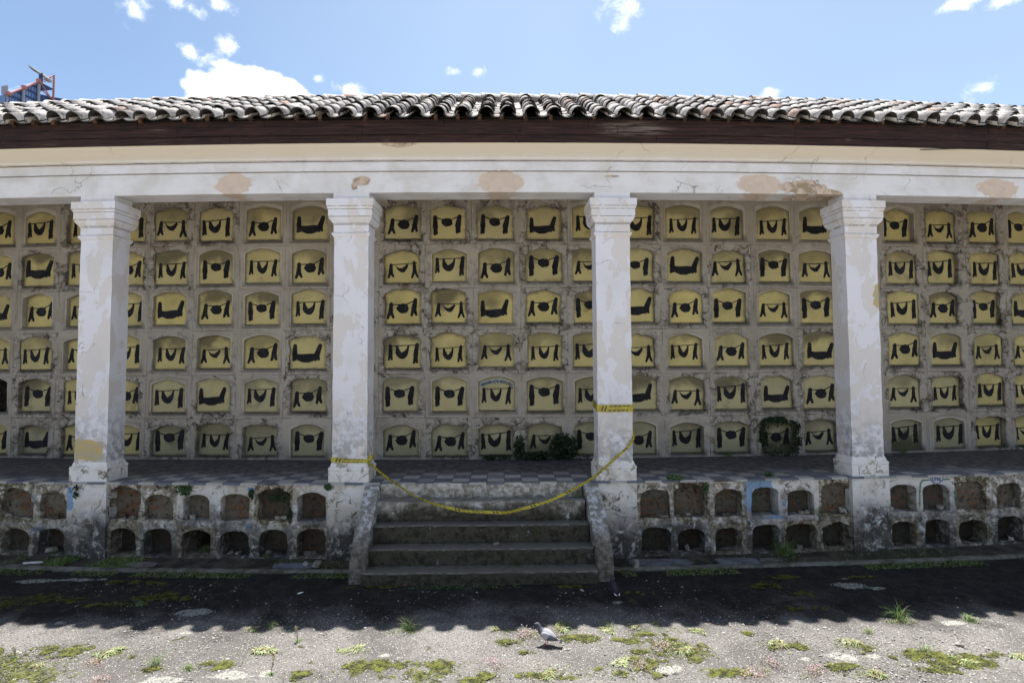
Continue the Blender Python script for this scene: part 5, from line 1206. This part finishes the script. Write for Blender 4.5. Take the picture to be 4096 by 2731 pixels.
rock((-2.95, -1.38, .07), .028, 7, 'white chip lying in the shaded asphalt left of the stairs', M_paper, (1.6, .6, .4))
rock((1.12, -1.40, .07), .030, 9, 'grey stone in the shade left of the dark pigeon', M_rock, (1.5, .8, .5))
rock((6.6, -2.6, .01), .03, 10, 'grey stone at the far right of the sunlit ground', M_rock, (1.3, .8, .5))

# ------------------------------------------------------------------ distant high-rise with crane
def make_tower():
    A = Vector((-279.35, 302.34, 0)); e = Vector((.19, .982, 0)).normalized(); n = Vector((e.y, -e.x, 0))   # n faces the viewer's side
    T = empty('high_rise', A); tag(T, 'distant glass high rise under construction with slanted orange top truss', 'building')
    def P3(t, z, off=0.): return e*t+n*off+Vector((0, 0, z))
    m_gl = material('tower_glass', lambda N: {'Base Color': N.mix(N.mr(N.noise(N.vm('MULTIPLY', N.pos(), (1, 1, .3)), .25, 3), .35, .65), (.15, .24, .48), (.30, .42, .66)), 'Roughness': .25, 'Specular IOR Level': .6})
    m_dk = material('tower_band', lambda N: {'Base Color': (.075, .10, .21)}); m_or = material('orange_steel', lambda N: {'Base Color': (.58, .24, .20)}); m_cc = material('tower_concrete', lambda N: {'Base Color': (.42, .42, .48)})  # blue distance haze is mixed into the tower's colours
    def prism(mb, poly, d0, d1, mat=0):
        V = [P3(t, z, d0) for t, z in poly]+[P3(t, z, d1) for t, z in poly]; m = len(poly)
        mb.add(V, [tuple(range(m)), tuple(range(m, 2*m))[::-1]]+[(i, i+m, (i+1) % m+m, (i+1) % m) for i in range(m)], mat)
    mb = MB(); prism(mb, [(.6, 0), (17.3, 0), (17.3, 174.0), (.6, 158.6)], -12, 0); body = mb.build('glass_facade', m_gl, T)
    for z in np.arange(150, 172, 4.): 
        mb = MB(); t0 = max(.6, .6+(z-158.6)/.922); 
        if t0 < 17: prism(mb, [(t0, z), (17.3, z), (17.3, z+1.3), (min(17.2, t0+1.2), z+1.3)], -.2, .25); mb.build('floor_band', m_dk, body)
    for t in np.arange(1.6, 17, 1.5):
        mb = MB(); prism(mb, [(t, 140), (t+.14, 140), (t+.14, 158.4+(t-.6)*.92), (t, 158.4+(t-.6)*.92)], 0, .15); mb.build('mullion', m_dk, body)
    for t, z in ((8.6, 166.3), (17.2, 174.2)):
        mb = MB(); mb.tube([P3(t, 0, .9), P3(t, z, .9)], .75, 10); mb.build('column', m_cc, T)
    for a, b, r in (((0.2, 158.3), (17.4, 174.6), .55), ((17.4, 174.6), (25.5, 182.3), .30), ((25.6, 182.6), (25.8, 160), .55), ((18.1, 173.4), (24.4, 167.5), .42), ((19.1, 169.8), (22.9, 168.0), .3), ((25.3, 182.3), (20, 175.5), .25)):
        mb = MB(); mb.tube([P3(*a, 1.2), P3(*b, 1.2)], r, 8); mb.build('truss_bar', m_or, T)
    for t, z, r in ((.3, 158.6, 1.0), (8.6, 166.4, 1.0), (17.2, 174.4, 1.15)):
        mb = MB(); mb.box(P3(t, z, 1.2), (r, r, r)); mb.build('truss_node', m_or, T)
    mb = MB(); prism(mb, [(18.2, 174.4), (25.6, 174.2), (25.6, 173.5), (18.9, 170.2)], -10, 1); mb.build('roof_slab', m_dk, T)
    mb = MB(); prism(mb, [(18.0, 0), (33, 0), (33.3, 171.6), (25.8, 169.2), (18.0, 167.2)], -10, .6); mb.build('low_block', m_dk, T)
    mb = MB(); prism(mb, [(-.3, 0), (.5, 0), (.5, 159), (0.1, 163.2), (-.3, 163.2)], -3, 1.0); mb.build('fin', m_cc, T)
    mb = MB(); prism(mb, [(-3.2, 0), (-.6, 0), (-.6, 158.6), (-3.2, 156.0)], -3, .5); mb.build('side_block', m_gl, T)
    Cn = empty('crane', A+P3(16.8, 175.2, 0)); tag(Cn, 'small roof crane with raised boom on the distant high rise', 'crane'); off = P3(16.8, 175.2, 0)
    m_w = material('crane_paint', lambda N: {'Base Color': (.55, .52, .48)})
    def Q(t, z, o=1.5): return P3(t, z, o)-off
    mb = MB(); mb.tube([Q(17.6, 174.6), Q(17.6, 179.6)], 1.0, 8); mb.build('cab', m_dk, Cn)
    mb = MB(); mb.tube([Q(21.9, 178.2), Q(17.3, 179.2), Q(11.6, 180.2), Q(9.9, 180.4)], [1.0, .85, .55, .2], 6); mb.build('boom', m_w, Cn)
    mb = MB(); mb.tube([Q(18.6, 178.3), Q(13.0, 179.0), Q(10.6, 179.8)], [.18, .22, .12], 5); mb.build('boom_brace', m_dk, Cn)
    mb = MB(); mb.box(Q(22.4, 177.6), (1.1, 1.1, .7)); mb.build('counterweight', m_w, Cn)
make_tower()
